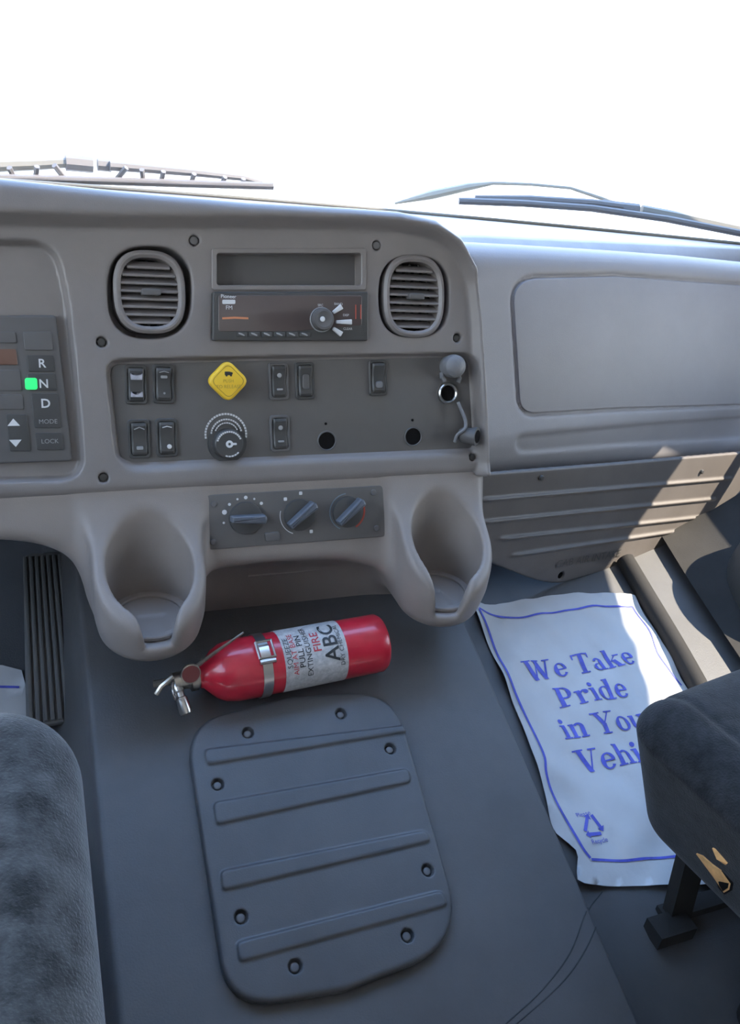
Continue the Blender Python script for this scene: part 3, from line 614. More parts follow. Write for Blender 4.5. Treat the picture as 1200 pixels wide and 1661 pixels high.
ktext('R', 68, 590, .0125, kr, bold=.015); ktext('N', 71, 623, .0125, kn_, bold=.015); ktext('D', 74, 655, .0130, kdr, bold=.02); ktext('MODE', 78, 684, .0065, kdr, 'pale'); ktext('LOCK', 81, 716, .0065, km, 'pale')
for yy, sg in ((686, 1), (718, -1)):
    mb = MB(); u, v = F.uv(22+(yy-686)*.1, yy, -.002); prism(mb, [(u-.006, v-.003*sg), (u+.006, v-.003*sg), (u, v+.0045*sg)], -.0026, -.0017); obj('arrow', mb, 'white', kar, fr=F)
mb = MB(); prism(mb, F.poly(rpoly([(40, 613), (60, 613), (61, 632), (41, 632)], 4), -.002), -.0026, -.0014, .0005); obj('indicator_light', mb, 'green', kn_, fr=F, label='green lit indicator')
# gauge lens shape at the far left edge
# ================================================================== CLIMATE CONTROL PANEL
cf = F.px(478, 840, -.004); cl = thing('climate_control_panel', 'dark heater control panel with three rotary knobs between the cup holders', 'control panel', cf)
mb = MB(); prism(mb, F.poly(rpoly([(331, 803), (620, 787), (625, 870), (334, 892)], [6]*4), -.004), -.010, -.0022, .0012); obj('panel_plate', mb, 'panel', cl, fr=F)
ro = F.poly(rpoly([(327, 799), (624, 783), (629, 873), (330, 897)], [8]*4), -.004); ri = F.poly(rpoly([(331.5, 803.5), (619.5, 787.5), (624.5, 869.5), (334.5, 891.5)], [6]*4), -.004)
for c in ((347, 818), (346, 880), (606, 799), (611, 857)): screw(cl, F.px(*c, -.0008), .0038, 'mid')
for c, ang, mk in (((398, 840), -3, 0), ((485, 835), 38, 1), ((563, 830), 40, 2)):
    fr = F.px(*c, -.0022); mb = MB(); lathe(mb, fr.o, fr.wp((0, 0, 1)), [(0, .0195), (.004, .0190), (.0045, .018)], 30); kk = obj('rotary_knob', mb, 'dark', cl)
    g = fr.rot(math.radians(ang)); mb = MB(); prism(mb, rpoly([(-.019, -.004), (.021, -.0055), (.023, 0), (.021, .0055), (-.019, .004)], .002), .003, .016, .003); obj('knob_grip', mb, 'knob', kk, fr=g)
    mb = MB()
    if mk == 0:
        for a, s in ((190, .0014), (160, .0030), (135, .0018), (110, .0013), (88, .0022), (65, .0013), (42, .0020)): mb = MB(); prism(mb, circle(.026*math.cos(math.radians(a)), .024*math.sin(math.radians(a)), s, 8), 0, .0004); obj('knob_mark', mb, 'white', cl, fr=fr)
    elif mk == 1:
        arc(mb, 0, 0, .0235, 250, 165, .0009, .0004); obj('dial_arc', mb, 'white', cl, fr=fr)
        for a in (130, 85, -55): mb = MB(); prism(mb, rpoly(rect(.026*math.cos(math.radians(a))-.002, .026*math.sin(math.radians(a))-.002, .026*math.cos(math.radians(a))+.002, .026*math.sin(math.radians(a))+.002), .001), 0, .0004); obj('knob_mark', mb, 'white', cl, fr=fr)
    else:
        arc(mb, 0, 0, .0225, 245, 95, .0013, .0004); obj('cold_arc', mb, 'bluep', cl, fr=fr, label='blue grey arc around the right knob'); mb = MB(); arc(mb, 0, 0, .0225, 15, -60, .0022, .0004); obj('hot_arc', mb, 'redp', cl, fr=fr, label='red arc beside the right knob')
mb = MB(); prism(mb, F.poly(rpoly([(428, 864), (452, 862), (453, 876), (430, 878)], 3), -.002), -.003, .001, .0006); obj('push_button', mb, 'mid', cl, fr=F)

# ================================================================== FIRE EXTINGUISHER
rE = .0365
def Tp(px, py, w): u, v = T.uv(px, py, w); return T.wp((u, v, w))
A = Tp(322, 1098, rE+.002); B = Tp(620, 1041, rE+.002); A[2] += 0; L = np.linalg.norm(B-A)
ex = thing('fire_extinguisher', 'small red fire extinguisher lying under the cup holders', 'fire extinguisher', Fr(A, B-A, nT))
bx_, by_, bd_ = basis(A, B)
prof = [(0, .013), (.004, .014), (.010, .020), (.018, .028), (.028, .0335), (.042, .0362), (.055, rE), (L-.020, rE), (L-.008, rE), (L-.004, rE-.0025), (L-.006, rE-.006), (L-.014, rE-.02), (L-.016, .002)]
mb = MB(); lathe(mb, A, B, prof, 48); obj('cylinder_body', mb, 'red', ex)
def cyl(t, a, r):   # point on the bottle: t metres along, angle a from the tunnel normal towards the viewer
    up = nz(nT-bd_*nT.dot(bd_)); sd = np.cross(up, bd_); sd = -sd if sd.dot(CAM-A) < 0 else sd
    return A+bd_*t+(up*math.cos(a)+sd*math.sin(a))*r
def wrap(name, t0, t1, a0, a1, m, r=rE+.0006, par=ex, n=20, lab=None):
    mb = MB(); v = []; 
    for i in range(n+1):
        a = a0+(a1-a0)*i/n; v += [cyl(t0, a, r), cyl(t1, a, r), cyl(t0, a, r-.001), cyl(t1, a, r-.001)]
    f = []
    for i in range(n): k = i*4; f += [(k, k+1, k+5, k+4), (k+2, k, k+4, k+6), (k+1, k+3, k+7, k+5)]
    f += [(0, 2, 3, 1), (n*4, n*4+1, n*4+3, n*4+2)]; mb.add(v, f); return obj(name, mb, m, par, label=lab)
lb = wrap('label', L*.40, L*.735, -1.5, 1.9, 'label', lab='silvery grey printed label')
def wraptext(s, t, a, size, m, rot=True, sx=1.0, bold=0):
    v, f = text_mesh(s, size, 0, sx=sx, bold=bold); o = []
    for x, y, _ in v:
        tt, aa = (t-y, a-x/rE) if rot else (t+x, a-y/rE)
        o.append(cyl(tt, aa, rE+.0011))
    mb = MB(); mb.add(np.array(o), f); obj('label_print', mb, m, lb)
wraptext('ABC', L*.655, .15, .026, 'ink', bold=.012)
wraptext('FIRE', L*.58, .1, .014, 'inkred', bold=.01); wraptext('EXTINGUISHER', L*.53, .3, .0095, 'ink'); wraptext('PULL PIN', L*.49, .3, .010, 'ink', bold=.01); wraptext('AIM AT BASE', L*.455, .35, .009, 'inkred'); wraptext('SQUEEZE', L*.425, .3, .009, 'ink'); wraptext('DRY CHEMICAL', L*.705, .3, .0075, 'ink')
wrap('bracket_band', L*.285, L*.335, -3.0, 3.0, 'steel', r=rE+.0016, lab='metal strap around the bottle')
mb = MB(); q = [cyl(L*.27, -.15, rE+.006), cyl(L*.35, -.15, rE+.006), cyl(L*.35, .35, rE+.006), cyl(L*.27, .35, rE+.006), cyl(L*.27, -.15, rE+.006)]; tube(mb, q, .0018, 6); tube(mb, [cyl(L*.27, .45, rE+.004), cyl(L*.35, .45, rE+.004)], .003, 8); obj('strap_buckle', mb, 'steel', ex)
# valve head at the left end
V0 = A-bd_*.0; mb = MB(); lathe(mb, A+bd_*.004, A-bd_*.03, [(0, .012), (.006, .012), (.0065, .015), (.014, .015), (.0145, .011), (.034, .010), (.036, .006)], 20); obj('valve_body', mb, 'brass', ex)
upE = nz(nT-bd_*nT.dot(bd_)); sdE = nz(np.cross(bd_, upE)); sdE = -sdE if sdE.dot(CAM-A) < 0 else sdE
gq = A-bd_*.012+upE*.016+sdE*.000; mb = MB(); lathe(mb, gq, gq+upE*.6+sdE*.8, [(0, .009), (.005, .0115), (.008, .0115), (.0085, .0105)], 24); ga = obj('pressure_gauge', mb, 'brass', ex)
gn = nz(upE*.6+sdE*.8); mb = MB(); lathe(mb, gq+gn*.0083, gq+gn, [(0, .0102), (.0006, .0100)], 24); obj('gauge_face', mb, 'gaugered', ga, label='dull red gauge face')
nzv = A-bd_*.026+sdE*.004; ne = nzv+sdE*.036-upE*.016-bd_*-.006; mb = MB(); lathe(mb, nzv, ne, [(0, .006), (.008, .0065), (.010, .0048), (.015, .0048), (.016, .0066), (.032, .0072), (.035, .0065), (.036, .004)], 18); obj('discharge_nozzle', mb, 'steel', ex)
mb = MB(); tube(mb, [A-bd_*.010+upE*.018, A+bd_*.018+upE*.042-sdE*.004, A+bd_*.048+upE*.062-sdE*.01], [.0026, .0022, .0012], 8); obj('carry_handle', mb, 'brass', ex)
mb = MB(); tube(mb, [A-bd_*.03+upE*.012, A-bd_*.044+upE*.006+sdE*.006, A-bd_*.050-upE*.002+sdE*.010], .0032, 8); tube(mb, [A-bd_*.03+upE*.002, A-bd_*.050-upE*.004-sdE*.004], .004, 8); obj('squeeze_lever', mb, 'brass', ex)
mb = MB(); aa = np.linspace(0, 2*np.pi, 18); tube(mb, [A-bd_*(.032)+upE*(.010+.011*math.sin(t))+sdE*(.016+.011*math.cos(t)) for t in aa], .0012, 6); obj('pull_pin_ring', mb, 'steel', ex)

# ================================================================== ACCESS COVER ON THE TUNNEL
hc = .012
O_c = T.poly(rpoly([(300, 1172), (470, 1128), (640, 1118), (757, 1530), (560, 1606), (370, 1638)], [62, 0, 70, 95, 0, 80], 10), hc)
cv = thing('access_cover', 'dark grey screwed cover plate with four ribs on the tunnel floor', 'cover', T)
f_c = sdpoly(O_c); crib = [[(330, 1216), (660, 1176), (664, 1188), (334, 1243)], [(344, 1302), (662, 1246), (668, 1270), (350, 1340)], [(356, 1413), (690, 1346), (700, 1366), (360, 1447)], [(382, 1528), (716, 1444), (727, 1470), (388, 1563)]]
cribs = [sdpoly(T.poly(rpoly(q, 10, 5), hc)) for q in crib]
csc = [(402, 1188), (553, 1157), (353, 1272), (633, 1214), (391, 1487), (694, 1411), (479, 1567), (661, 1517)]; csu = [T.uv(*c, hc) for c in csc]
def coverf(u, v, w):
    u2, v2 = u[:, :, 0], v[:, :, 0]; e = lambda a: a[:, :, None]; h = hc+0*u2
    for c in cribs: h = h+.0028*ss(.0008, -.0022, c(u2, v2))
    for c in csu: h = h-.0065*ss(.0072, .0058, np.hypot(u2-c[0], v2-c[1]))
    return np.maximum(rmax(e(f_c(u2, v2)), w-e(h), .005), -w-.001)
obj('cover_plate', surfnet(coverf, (O_c[:, 0].min()-.006, O_c[:, 1].min()-.006, -.004), (O_c[:, 0].max()+.006, O_c[:, 1].max()+.006, .018), .0014), 'cover', cv, fr=T, smooth=180)
for c in csu: screw(cv, T.at(c[0], c[1], hc-.0035), .0046, 'mid')

# ================================================================== PAPER FLOOR MAT
def wrk(u, v):
    return .0022*np.sin(u*60+3*np.sin(v*23))*np.sin(v*37+2)+.0016*np.sin(u*25-v*48)+.0060+.0012*np.sin(u*130+v*60)
om = [(767, 978), (800, 983), (880, 968), (960, 964), (1020, 966), (1040, 990), (1112, 1112), (1190, 1260), (1230, 1400), (1225, 1430), (1150, 1436), (1060, 1437), (990, 1438), (940, 1434), (932, 1415), (934, 1385), (915, 1365), (895, 1340), (878, 1270), (850, 1190), (815, 1100), (785, 1030)]
O_m = FL.poly(closed_smooth(om, 3), .003); f_m = sdpoly(O_m)
def sheet(name, fr, poly, par, m, off=0, th=.0008, st=.008):
    p = ccw(poly); lo, hi = p.min(0), p.max(0); nu, nv = int((hi[0]-lo[0])/st)+2, int((hi[1]-lo[1])/st)+2; 
    us_, vs_ = np.linspace(lo[0]-.002, hi[0]+.002, nu), np.linspace(lo[1]-.002, hi[1]+.002, nv); A_, B_ = np.meshgrid(us_, vs_, indexing='ij')
    sdv = sdpoly(p)(A_, B_); ins = sdv < st*.72
    # snap near-outside vertices onto the outline
    fa, fb = A_.copy(), B_.copy(); segs = np.stack([p, np.roll(p, -1, 0)], 1)
    for i, j in np.argwhere(ins & (sdv > -st*.35)):
        q = np.array((A_[i, j], B_[i, j])); a = segs[:, 0]; e_ = segs[:, 1]-a; t = np.clip(((q-a)*e_).sum(1)/((e_**2).sum(1)+1e-12), 0, 1); c = a+e_*t[:, None]; k = np.argmin(((c-q)**2).sum(1)); fa[i, j], fb[i, j] = c[k]
    idx = np.full(A_.shape, -1); idx[ins] = np.arange(ins.sum()); z = wrk(fa, fb)+off; V_ = np.stack([fa, fb, z], -1)[ins]; f = []
    for i in range(nu-1):
        for j in range(nv-1):
            q = (idx[i, j], idx[i+1, j], idx[i+1, j+1], idx[i, j+1])
            if min(q) >= 0: f.append(q)
            elif sum(k >= 0 for k in q) == 3: f.append(tuple(k for k in q if k >= 0))
    return V_, f
pm = thing('paper_floor_mat', 'white paper floor mat with blue lettering on the passenger side floor', 'floor mat', FL.px(900, 1200))
Vm, fm = sheet('m', FL, O_m, None, None); obj('mat_sheet', (Vm, fm), 'paper', pm, fr=FL, smooth=180)
def mline(pts, wd, name, fr=FL, par=pm, m='blue'):
    p = smooth_path(fr.poly(pts, .003), 10); q = [p[0]]
    for x in p[1:]:
        if np.linalg.norm(x-q[-1]) > .004: q.append(x)
    p = np.array(q); t = np.gradient(p, axis=0); t /= np.linalg.norm(t, axis=1)[:, None]; nn = np.stack([-t[:, 1], t[:, 0]], 1)*wd/2
    a, b = p+nn, p-nn; v = np.concatenate([np.c_[a, wrk(a[:, 0], a[:, 1])+.0009], np.c_[b, wrk(b[:, 0], b[:, 1])+.0009]]); N = len(p)
    obj(name, (v, [(i, N+i, N+i+1, i+1) for i in range(N-1)]), m, par, fr=fr)
mline([(776, 988), (800, 998), (835, 1003), (880, 998), (950, 988), (1026, 984)], .0032, 'border_line')
mline([(776, 990), (795, 1035), (822, 1100), (852, 1165), (878, 1225), (884, 1258), (905, 1310), (938, 1372), (957, 1396)], .0032, 'border_line')
mline([(957, 1396), (1000, 1398), (1070, 1392), (1150, 1388)], .0032, 'border_line')
mline([(1026, 984), (1050, 1025), (1070, 1068), (1105, 1112)], .0028, 'border_line')
# serif lettering drawn with thick and thin strokes
def glyphs():
    G_ = {}
    def st(x0, y0, x1, y1, w): # slanted bar, horizontal-cut ends
        return [(x0-w/2, y0), (x0+w/2, y0), (x1+w/2, y1), (x1-w/2, y1)]
    def sf(x, y, w=.34, h=.045): return [(x-w/2, y), (x+w/2, y), (x+w/2, y+h), (x-w/2, y+h)]
    def arcp(cx, cy, rx, ry, a0, a1, wk, wn, n=14):
        aa = np.radians(np.linspace(a0, a1, n)); out = []; inn = []
        for a in aa:
            w = wn+(wk-wn)*abs(math.cos(a))**1.3; out.append((cx+rx*math.cos(a), cy+ry*math.sin(a))); inn.append((cx+(rx-w)*math.cos(a), cy+(ry-min(w, wn*1.2))*math.sin(a)))
        return [[out[i], out[i+1], inn[i+1], inn[i]] for i in range(n-1)]
    T_, N_ = .15, .05; xh = .47
    G_['W'] = (1.06, [st(.14, .68, .34, 0, T_), st(.34, 0, .53, .66, N_), st(.49, .68, .69, 0, T_), st(.69, 0, .92, .68, N_), sf(.14, .64), sf(.50, .64, .28), sf(.92, .64, .28)])
    G_['V'] = (.76, [st(.14, .68, .38, 0, T_), st(.38, 0, .62, .68, N_), sf(.14, .64), sf(.62, .64, .28)])
    G_['Y'] = (.74, [st(.14, .68, .37, .30, T_), st(.37, .30, .60, .68, N_), st(.37, 0, .37, .32, T_), sf(.14, .64), sf(.60, .64, .28), sf(.37, 0)])
    G_['T'] = (.70, [st(.34, 0, .34, .66, T_), sf(.34, 0), [(.03, .63), (.65, .63), (.65, .68), (.03, .68)], [(.03, .50), (.07, .50), (.09, .64), (.03, .64)], [(.61, .50), (.65, .50), (.65, .64), (.59, .64)]])
    G_['P'] = (.66, [st(.18, 0, .18, .66, T_), sf(.18, 0), [(.03, .635), (.35, .635), (.35, .68), (.03, .68)], [(.2, .28), (.36, .28), (.36, .33), (.2, .33)]]+arcp(.35, .48, .25, .20, -90, 90, .15, .05))
    G_['e'] = (.50, arcp(.25, .235, .22, .245, 35, 325, .14, .045, 20)+[[(.10, .225), (.45, .225), (.45, .27), (.10, .27)]]+arcp(.25, .235, .21, .245, 5, 60, .11, .05, 6))
    G_['o'] = (.54, arcp(.27, .235, .25, .245, 0, 360, .14, .045, 24))
    G_['c'] = (.47, arcp(.26, .235, .23, .245, 45, 318, .14, .045, 18)+[[(.34, .32), (.44, .32), (.44, .42), (.34, .42)]])
    G_['a'] = (.52, [st(.36, .02, .36, .36, .13), [(.33, 0), (.50, 0), (.50, .045), (.33, .045)]]+arcp(.25, .33, .18, .15, 0, 165, .13, .05, 10)+arcp(.22, .135, .19, .145, 80, 330, .12, .045, 14))
    G_['u'] = (.58, [st(.14, .12, .14, .45, .13), st(.44, .0, .44, .45, .13), [(.02, .425), (.20, .425), (.20, .47), (.02, .47)], [(.33, .425), (.505, .425), (.505, .47), (.33, .47)], [(.44, 0), (.57, 0), (.57, .045), (.44, .045)]]+arcp(.27, .16, .195, .17, 180, 330, .13, .06, 10))
    G_['n'] = (.59, [st(.14, 0, .14, .45, .13), st(.45, 0, .45, .32, .13), sf(.14, 0, .26), sf(.45, 0, .26), [(.02, .425), (.2, .425), (.2, .47), (.02, .47)]]+arcp(.33, .31, .185, .17, 0, 140, .13, .055, 10))
    G_['h'] = (.60, [st(.14, 0, .14, .70, .13), st(.45, 0, .45, .32, .13), sf(.14, 0, .26), sf(.45, 0, .26), [(.02, .66), (.2, .66), (.2, .70), (.02, .70)]]+arcp(.33, .31, .185, .17, 0, 140, .13, .055, 10))
    G_['i'] = (.31, [st(.16, 0, .16, .45, .13), sf(.16, 0, .28), [(.03, .425), (.22, .425), (.22, .47), (.03, .47)], list(circle(.155, .61, .08, 12))])
    G_['l'] = (.31, [st(.16, 0, .16, .70, .13), sf(.16, 0, .28), [(.03, .66), (.22, .66), (.22, .70), (.03, .70)]])
    G_['r'] = (.46, [st(.15, 0, .15, .45, .13), sf(.15, 0, .28), [(.02, .425), (.2, .425), (.2, .47), (.02, .47)], list(circle(.37, .385, .078, 12))]+arcp(.32, .33, .15, .14, 60, 160, .06, .05, 6))
    G_['d'] = (.57, [st(.41, .0, .41, .70, .13), [(.29, .66), (.47, .66), (.47, .70), (.29, .70)], [(.41, 0), (.56, 0), (.56, .045), (.41, .045)]]+arcp(.26, .235, .23, .245, 40, 320, .14, .045, 18))
    G_['k'] = (.60, [st(.14, 0, .14, .70, .13), sf(.14, 0, .26), [(.02, .66), (.2, .66), (.2, .70), (.02, .70)], st(.19, .22, .43, .45, .05), st(.30, .28, .46, 0, .15), sf(.46, .425, .24), sf(.47, 0, .26)])
    G_[' '] = (.28, [])
    return G_
GL = glyphs()
def serif_line(s, p0, p1full, cap, fr=FL, upto=None):
    """s from pixel p0 (baseline start) with measured pixel end p1full, cap height in metres"""
    a, b = np.array(fr.uv(*p0, .003)), np.array(fr.uv(*p1full, .003)); wd = sum(GL[c][0] for c in s); k = np.linalg.norm(b-a)/wd; t = nz(b-a); nn = np.array((-t[1], t[0])); ky = cap/.68
    return a, t, nn, k, ky
def serif(s, p0, p1, cap, measured=None):
    a, t, nn, k, ky = serif_line(measured or s, p0, p1, cap); x = 0
    for c in s:
        if c != ' ':
            mb = MB()
            for li, q in enumerate(GL[c][1]):
                q = ccw(q); pts = []
                for i in range(len(q)):
                    u0, u1 = q[i], q[(i+1) % len(q)]; n_ = max(1, int(np.linalg.norm((u1-u0)*(k, ky))/.008)); pts += [u0+(u1-u0)*j/n_ for j in range(n_)]
                pts = np.array(pts); w2 = a+np.outer((pts[:, 0]+x)*k, t)+np.outer(pts[:, 1]*ky, nn); mb.add(np.c_[w2, wrk(w2[:, 0], w2[:, 1])+.0009+.00002*li], [tuple(range(len(w2)))])
            obj('printed_letter', mb, 'blue', pm, fr=FL, smooth=0)
        x += GL[c][0]
capm = .031
serif('We Take', (856, 1108), (1031, 1079), capm)
serif('Pride', (907, 1150), (1022, 1131), capm)
serif('in Your', (913, 1203), (1052, 1180), capm, 'in You')
serif('Vehicle', (942, 1256), (1046, 1237), capm, 'Vehi')
# recycling triangle and small print
mb = MB(); tri = FL.poly([(944, 1358), (953, 1318), (979, 1352)], .003)
for i in range(3):
    a, b = tri[i], tri[(i+1) % 3]; d = nz(b-a); nn = np.array((-d[1], d[0])); pp = a+(b-a)*.16, a+(b-a)*.74
    q = np.array([pp[0]-nn*.0022, pp[1]-nn*.0022, pp[1]-nn*.0052, pp[1]+d*.006, pp[1]+nn*.0052, pp[1]+nn*.0022, pp[0]+nn*.0022]); mb.add(np.c_[q, wrk(q[:, 0], q[:, 1])+.0009], [tuple(range(7))] if ccw(q)[0][0] == q[0][0] else [tuple(reversed(range(7)))])
obj('recycling_symbol', mb, 'blue', pm, fr=FL, smooth=0)
for s_, c in (('Please', (944, 1322)), ('Recycle', (970, 1366))):
    u, v = FL.uv(*c, .003); vv, f = text_mesh(s_, .0085, 0); vv = vv.copy(); vv[:, 0] += u; vv[:, 1] += v; vv[:, 2] = wrk(vv[:, 0], vv[:, 1])+.001; obj('small_print', (vv, f), 'blue', pm, fr=FL, smooth=0)
# second mat on the driver side, mostly hidden
dm_ = thing('paper_floor_mat', 'white paper floor mat corner with blue line left of the pedal', 'floor mat', FLD.px(10, 1100))
O_d = FLD.poly([(-200, 1075), (34, 1084), (60, 1180), (70, 1400), (-200, 1400)], .003); Vd, fd = sheet('d', FLD, O_d, None, None, st=.02); obj('mat_sheet', (Vd, fd), 'paper', dm_, fr=FLD, smooth=180)
mline([(-60, 1112), (5, 1116), (34, 1116)], .0035, 'border_line', FLD, dm_)

# ================================================================== ACCELERATOR PEDAL
PA = P(78, 895, 1.13); PB = P(75, 1175, 1.02); pw_ = .030
pf = Fr((PA+PB)/2, EX, PA-PB); hl = np.linalg.norm(PA-PB)/2; pf = Fr((PA+PB)/2, EX+0*EY, PA-PB)
pd = thing('accelerator_pedal', 'black ribbed accelerator pedal at the left edge beside the driver seat', 'pedal', pf)
mb = MB(); prism(mb, rpoly([(-pw_*1.02, -hl), (pw_*1.12, -hl), (pw_*.92, hl), (-pw_*.80, hl)], .012), -.010, 0, .003, bot=True); obj('pedal_plate', mb, 'pedal', pd, fr=pf)
for i in range(7):
    x = -pw_*.84+i*pw_*.28; mb = MB(); prism(mb, rpoly([(x-.0024, -hl*.97), (x+.0024+.001, -hl*.97), (x*.86+.0024, hl*.94), (x*.86-.0024, hl*.94)], .001), -.001, .005, .0012); obj('rib', mb, 'pedal', pd, fr=pf)
mb = MB(); tube(mb, [pf.wp((0, hl*.6, -.01)), pf.wp((0, hl*.8, -.05)), pf.wp((-.02, hl*1.1, -.09))], .008, 8); obj('pedal_arm', mb, 'wall', pd)

# ================================================================== SEATS
def dseat(x, y, z):
    d = rbox(x, y, z, (-.265, .14, .70), (.282, .425, .085), .065)
    zs_ = .0025*np.exp(-((x+.055)/.006)**2)
    return d+zs_
sd1 = thing('driver_seat', 'grey velour driver seat cushion, lower left', 'seat', Fr((-.22, .1, .5), EX, EY))
PSR = Fr((0, 0, 0), EX, EY)
def pseat_c():
    return None
pc = P(1042, 1156, .80)
ang = math.radians(10); ca, sa = math.cos(ang), math.sin(ang)
def pseat(x, y, z):
    X_ = (x-pc[0])*ca+(y-pc[1])*sa; Y_ = -(x-pc[0])*sa+(y-pc[1])*ca; Z_ = z-pc[2]
    X_ = X_+.52*np.minimum(0, Z_+.03)
    d = rbox(X_, Y_, Z_, (.262, -.222, -.112), (.262, .245, .120), .045)
    d = d+.0025*np.exp(-((X_-.052)/.005)**2)*(Z_ > -.02)
    return d
obj('seat_cushion', surfnet(dseat, (-.56, -.30, .59), (.04, .59, .80), .0045), 'velvet', sd1, smooth=180)
sd2 = thing('passenger_seat', 'dark cloth passenger seat cushion with a torn corner showing foam, lower right', 'seat', Fr((pc[0]+.2, pc[1]-.2, .45), EX, EY))
obj('seat_cushion', surfnet(pseat, (pc[0]-.08, pc[1]-.62, pc[2]-.27), (pc[0]+.66, pc[1]+.14, pc[2]+.04), .0042), 'seat', sd2, smooth=180)
for s_, nm in ((sd1, 0), (sd2, 1)):
    cx_, cy_ = ((-.245, .10) if nm == 0 else (pc[0]+.27, pc[1]-.24))
    mb = MB(); prism(mb, rpoly(rect(-.12, -.20, .20, .12), .03), .38, .60 if nm == 0 else pc[2]-.25, .01); obj('seat_base', mb, 'wall', s_, fr=Fr((cx_, cy_, 0), EX, EY))
    # backrest behind the camera
    mb = MB(); prism(mb, rpoly(rect(-.24, -.05, .24, .05), .04), .62, 1.35, .03, bot=True); obj('backrest', mb, 'velvet' if nm == 0 else 'seat', s_, fr=Fr((cx_-.02, -.40 if nm == 0 else cy_-.33, 0), EX, EY))
# torn patch
def patch(name, pts, m, off=.0012, par=sd2, lab=None):
    c = np.mean(pts, 0); P_ = [march(pseat, *q) for q in pts]; pcn = march(pseat, *c); g = []
    for ax_ in range(3):
        e_ = np.zeros(3); e_[ax_] = .004; g.append(float(pseat(*(pcn+e_)))-float(pseat(*(pcn-e_))))
    nn = nz(g); N = len(P_); v = [p+nn*off for p in P_]+[pcn+nn*(off+.004)]+[p-nn*.004 for p in P_]
    f = [(i, (i+1) % N, N) for i in range(N)]+[(N+1+i, N+1+(i+1) % N, (i+1) % N, i) for i in range(N)]
    obj(name, (np.array(v), f), m, par, label=lab, smooth=60)
patch('torn_hole', [(1154, 1404), (1170, 1412), (1189, 1432), (1187, 1444), (1175, 1451), (1165, 1440), (1160, 1422)], 'black', .0003)
patch('exposed_foam', [(1130, 1384), (1140, 1388), (1156, 1402), (1170, 1412), (1186, 1432), (1184, 1442), (1175, 1447), (1168, 1436), (1162, 1420), (1148, 1402)], 'foam', .0012, lab='orange foam showing through the tear')
patch('exposed_foam', [(1156, 1375), (1160, 1377), (1180, 1400), (1178, 1402)], 'foam', .0012)
# bracket leg under the front corner
lg = P(1105, 1385, 1.0); ft = FL.px(1095, 1490, .0); fo = ft.o
mb = MB(); q = Fr(fo, EX, EY)
top = P(1100, 1380, .93)
def bar(mb, a, b, wx, wy):
    a, b = np.array(a), np.array(b); v = [p+np.array((sx_*wx, sy_*wy, 0)) for p in (a, b) for sx_, sy_ in ((-1, -1), (1, -1), (1, 1), (-1, 1))]
    mb.add(v, [(3, 2, 1, 0), (4, 5, 6, 7), (0, 1, 5, 4), (1, 2, 6, 5), (2, 3, 7, 6), (3, 0, 4, 7)])
bar(mb, fo+(0, 0, 0), np.array((fo[0]+.004, fo[1]+.03, pc[2]-.17)), .016, .008); obj('front_bracket', mb, 'wall', sd2, smooth=0)
mb = MB(); bar(mb, fo+(-.02, -.012, -.004), fo+(-.02, -.012, .016), .026, .014); bar(mb, fo+(.05, .005, 0), fo+(.05, .005, .012), .07, .010); obj('floor_foot', mb, 'wall', sd2, smooth=0)

# ================================================================== RIGHT SIDE FOOTWELL
# sill ridge along the passenger floor
mb = MB(); sp = [FL.wp((*FL.uv(x, y), .012)) for x, y in ((1008, 915), (1043, 975), (1090, 1055), (1142, 1150), (1230, 1320))]
tube(mb, smooth_path(sp, 5), .015, 14); obj('trim_1', mb, 'wall', kind='structure')
# dark side liner rising behind the ridge
lin = MB(); base = [FL.wp((*FL.uv(x, y), .0)) for x, y in ((1035, 870), (1085, 955), (1135, 1035), (1195, 1130), (1290, 1300))]
base = smooth_path(base, 6); nb = len(base); v = []
for k in range(9):
    t = k/8; off = np.array((.03+.34*t**.8, -.02*t, .02+.36*t**1.9)); v += [b+off for b in base]
lin.add(v, [(k*nb+i, (k+1)*nb+i, (k+1)*nb+i+1, k*nb+i+1) for k in range(8) for i in range(nb-1)]); obj('trim_2', lin, 'wall', kind='structure', smooth=180)
mb = MB(); c_ = P(1268, 965, 1.36)
dpk = thing('door_pocket', 'dark rounded door pocket moulding at the right edge', 'door trim', Fr(c_, EX, EY))
def dpf(x, y, z):
    d = np.sqrt(((x-c_[0])/.7)**2+((y-c_[1])/1.0)**2+((z-c_[2])/1.35)**2)-.105; return d*.7
obj('pocket_shell', surfnet(dpf, c_-.16, c_+.16, .005), 'dark', dpk, smooth=180)

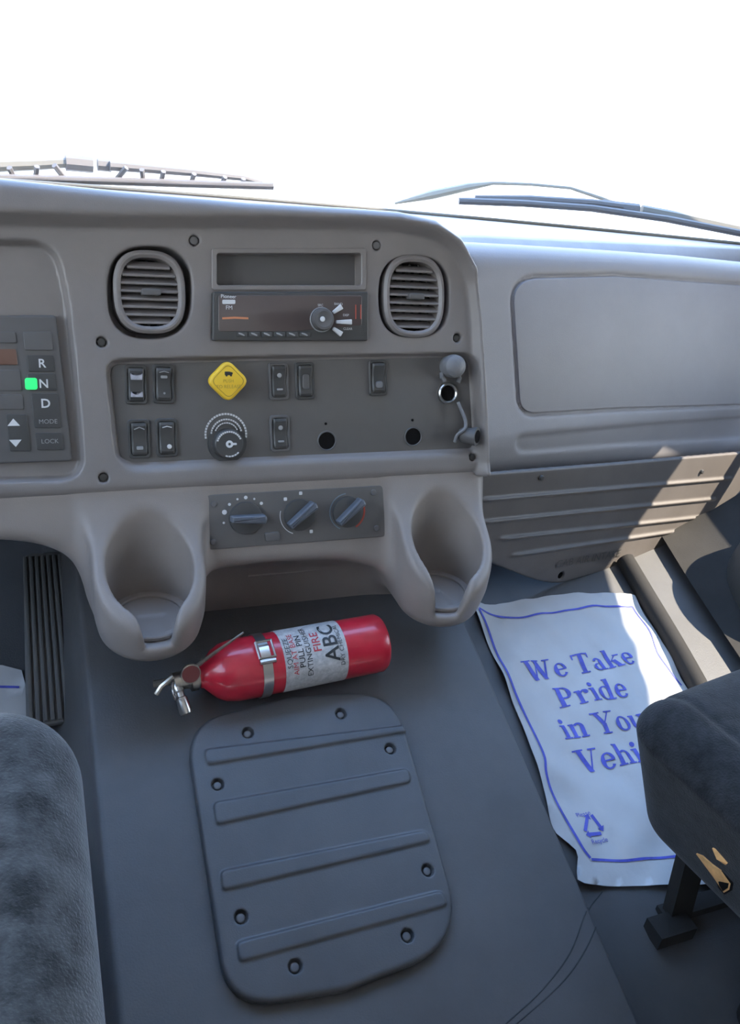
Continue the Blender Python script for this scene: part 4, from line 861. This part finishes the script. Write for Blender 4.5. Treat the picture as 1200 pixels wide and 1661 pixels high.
# ================================================================== WIPERS
def gplane(px, py, off=.02):
    t = 1.3
    for _ in range(40):
        p = CAM+ray(px, py)*t; q = base_y(p[0])-.62*((p[2]-ZG)/1.04)+off; t += (q-p[1])*.5/ray(px, py)[1]*1.0
    return CAM+ray(px, py)*t
def pathpx(pts, off=.02): return [gplane(x, y, off) for x, y in pts]
w1 = thing('wiper', 'left windshield wiper lying along the glass above the dashboard', 'wiper', Fr(gplane(200, 290), EX, EY), 'windshield wipers')
mb = MB(); tube(mb, pathpx([(-150, 287), (0, 289), (150, 293), (300, 298), (443, 302)], .012), .0065, 8); obj('blade', mb, 'wiper', w1)
mb = MB(); tube(mb, pathpx([(-200, 274), (-50, 271), (60, 267), (110, 264)], .05), [.012, .010, .009, .008], 8); obj('wiper_arm', mb, 'wiperarm', w1)
mb = MB(); tube(mb, pathpx([(106, 264), (150, 268)], .05), .0125, 8); obj('arm_clip', mb, 'wiper', w1)
mb = MB(); tube(mb, pathpx([(158, 267), (180, 269)], .045), .010, 8); tube(mb, pathpx([(178, 269), (240, 274), (320, 281), (395, 289), (425, 297)], .035), [.008, .007, .006, .005, .004], 8)
for x0, y0, x1, y1 in ((205, 272, 190, 290), (230, 275, 232, 292), (265, 278, 262, 293), (315, 282, 310, 296), (365, 287, 360, 298), (395, 290, 392, 300), (15, 272, 22, 287), (60, 270, 58, 288), (88, 268, 105, 290)): tube(mb, pathpx([(x0, y0), (x1, y1)], .022), .0045, 6)
obj('blade_frame', mb, 'wiper', w1)
w2 = thing('wiper', 'right windshield wiper above the glove box side of the dashboard', 'wiper', Fr(gplane(950, 330), EX, EY), 'windshield wipers')
mb = MB(); tube(mb, pathpx([(744, 326), (850, 330), (960, 338), (1080, 355), (1300, 398)], .012), .0065, 8); obj('blade', mb, 'wiper', w2)
mb = MB(); tube(mb, pathpx([(770, 321), (860, 323), (960, 329), (1010, 335)], .03), [.005, .007, .007, .006], 8); obj('blade_frame', mb, 'wiper', w2)
mb = MB(); tube(mb, pathpx([(975, 333), (1035, 340)], .05), .0105, 8); obj('arm_clip', mb, 'wiper', w2)
mb = MB(); tube(mb, pathpx([(1040, 340), (1100, 352), (1200, 374), (1350, 410)], .05), [.009, .010, .011, .012], 8); obj('wiper_arm', mb, 'wiperarm', w2)
mb = MB(); tube(mb, pathpx([(640, 330), (700, 316), (760, 303), (800, 297), (860, 299), (925, 305), (1000, 330)], .08), [.002, .009, .0075, .0035, .003, .003, .004], 8); obj('washer_hose', mb, 'trimy', w2)
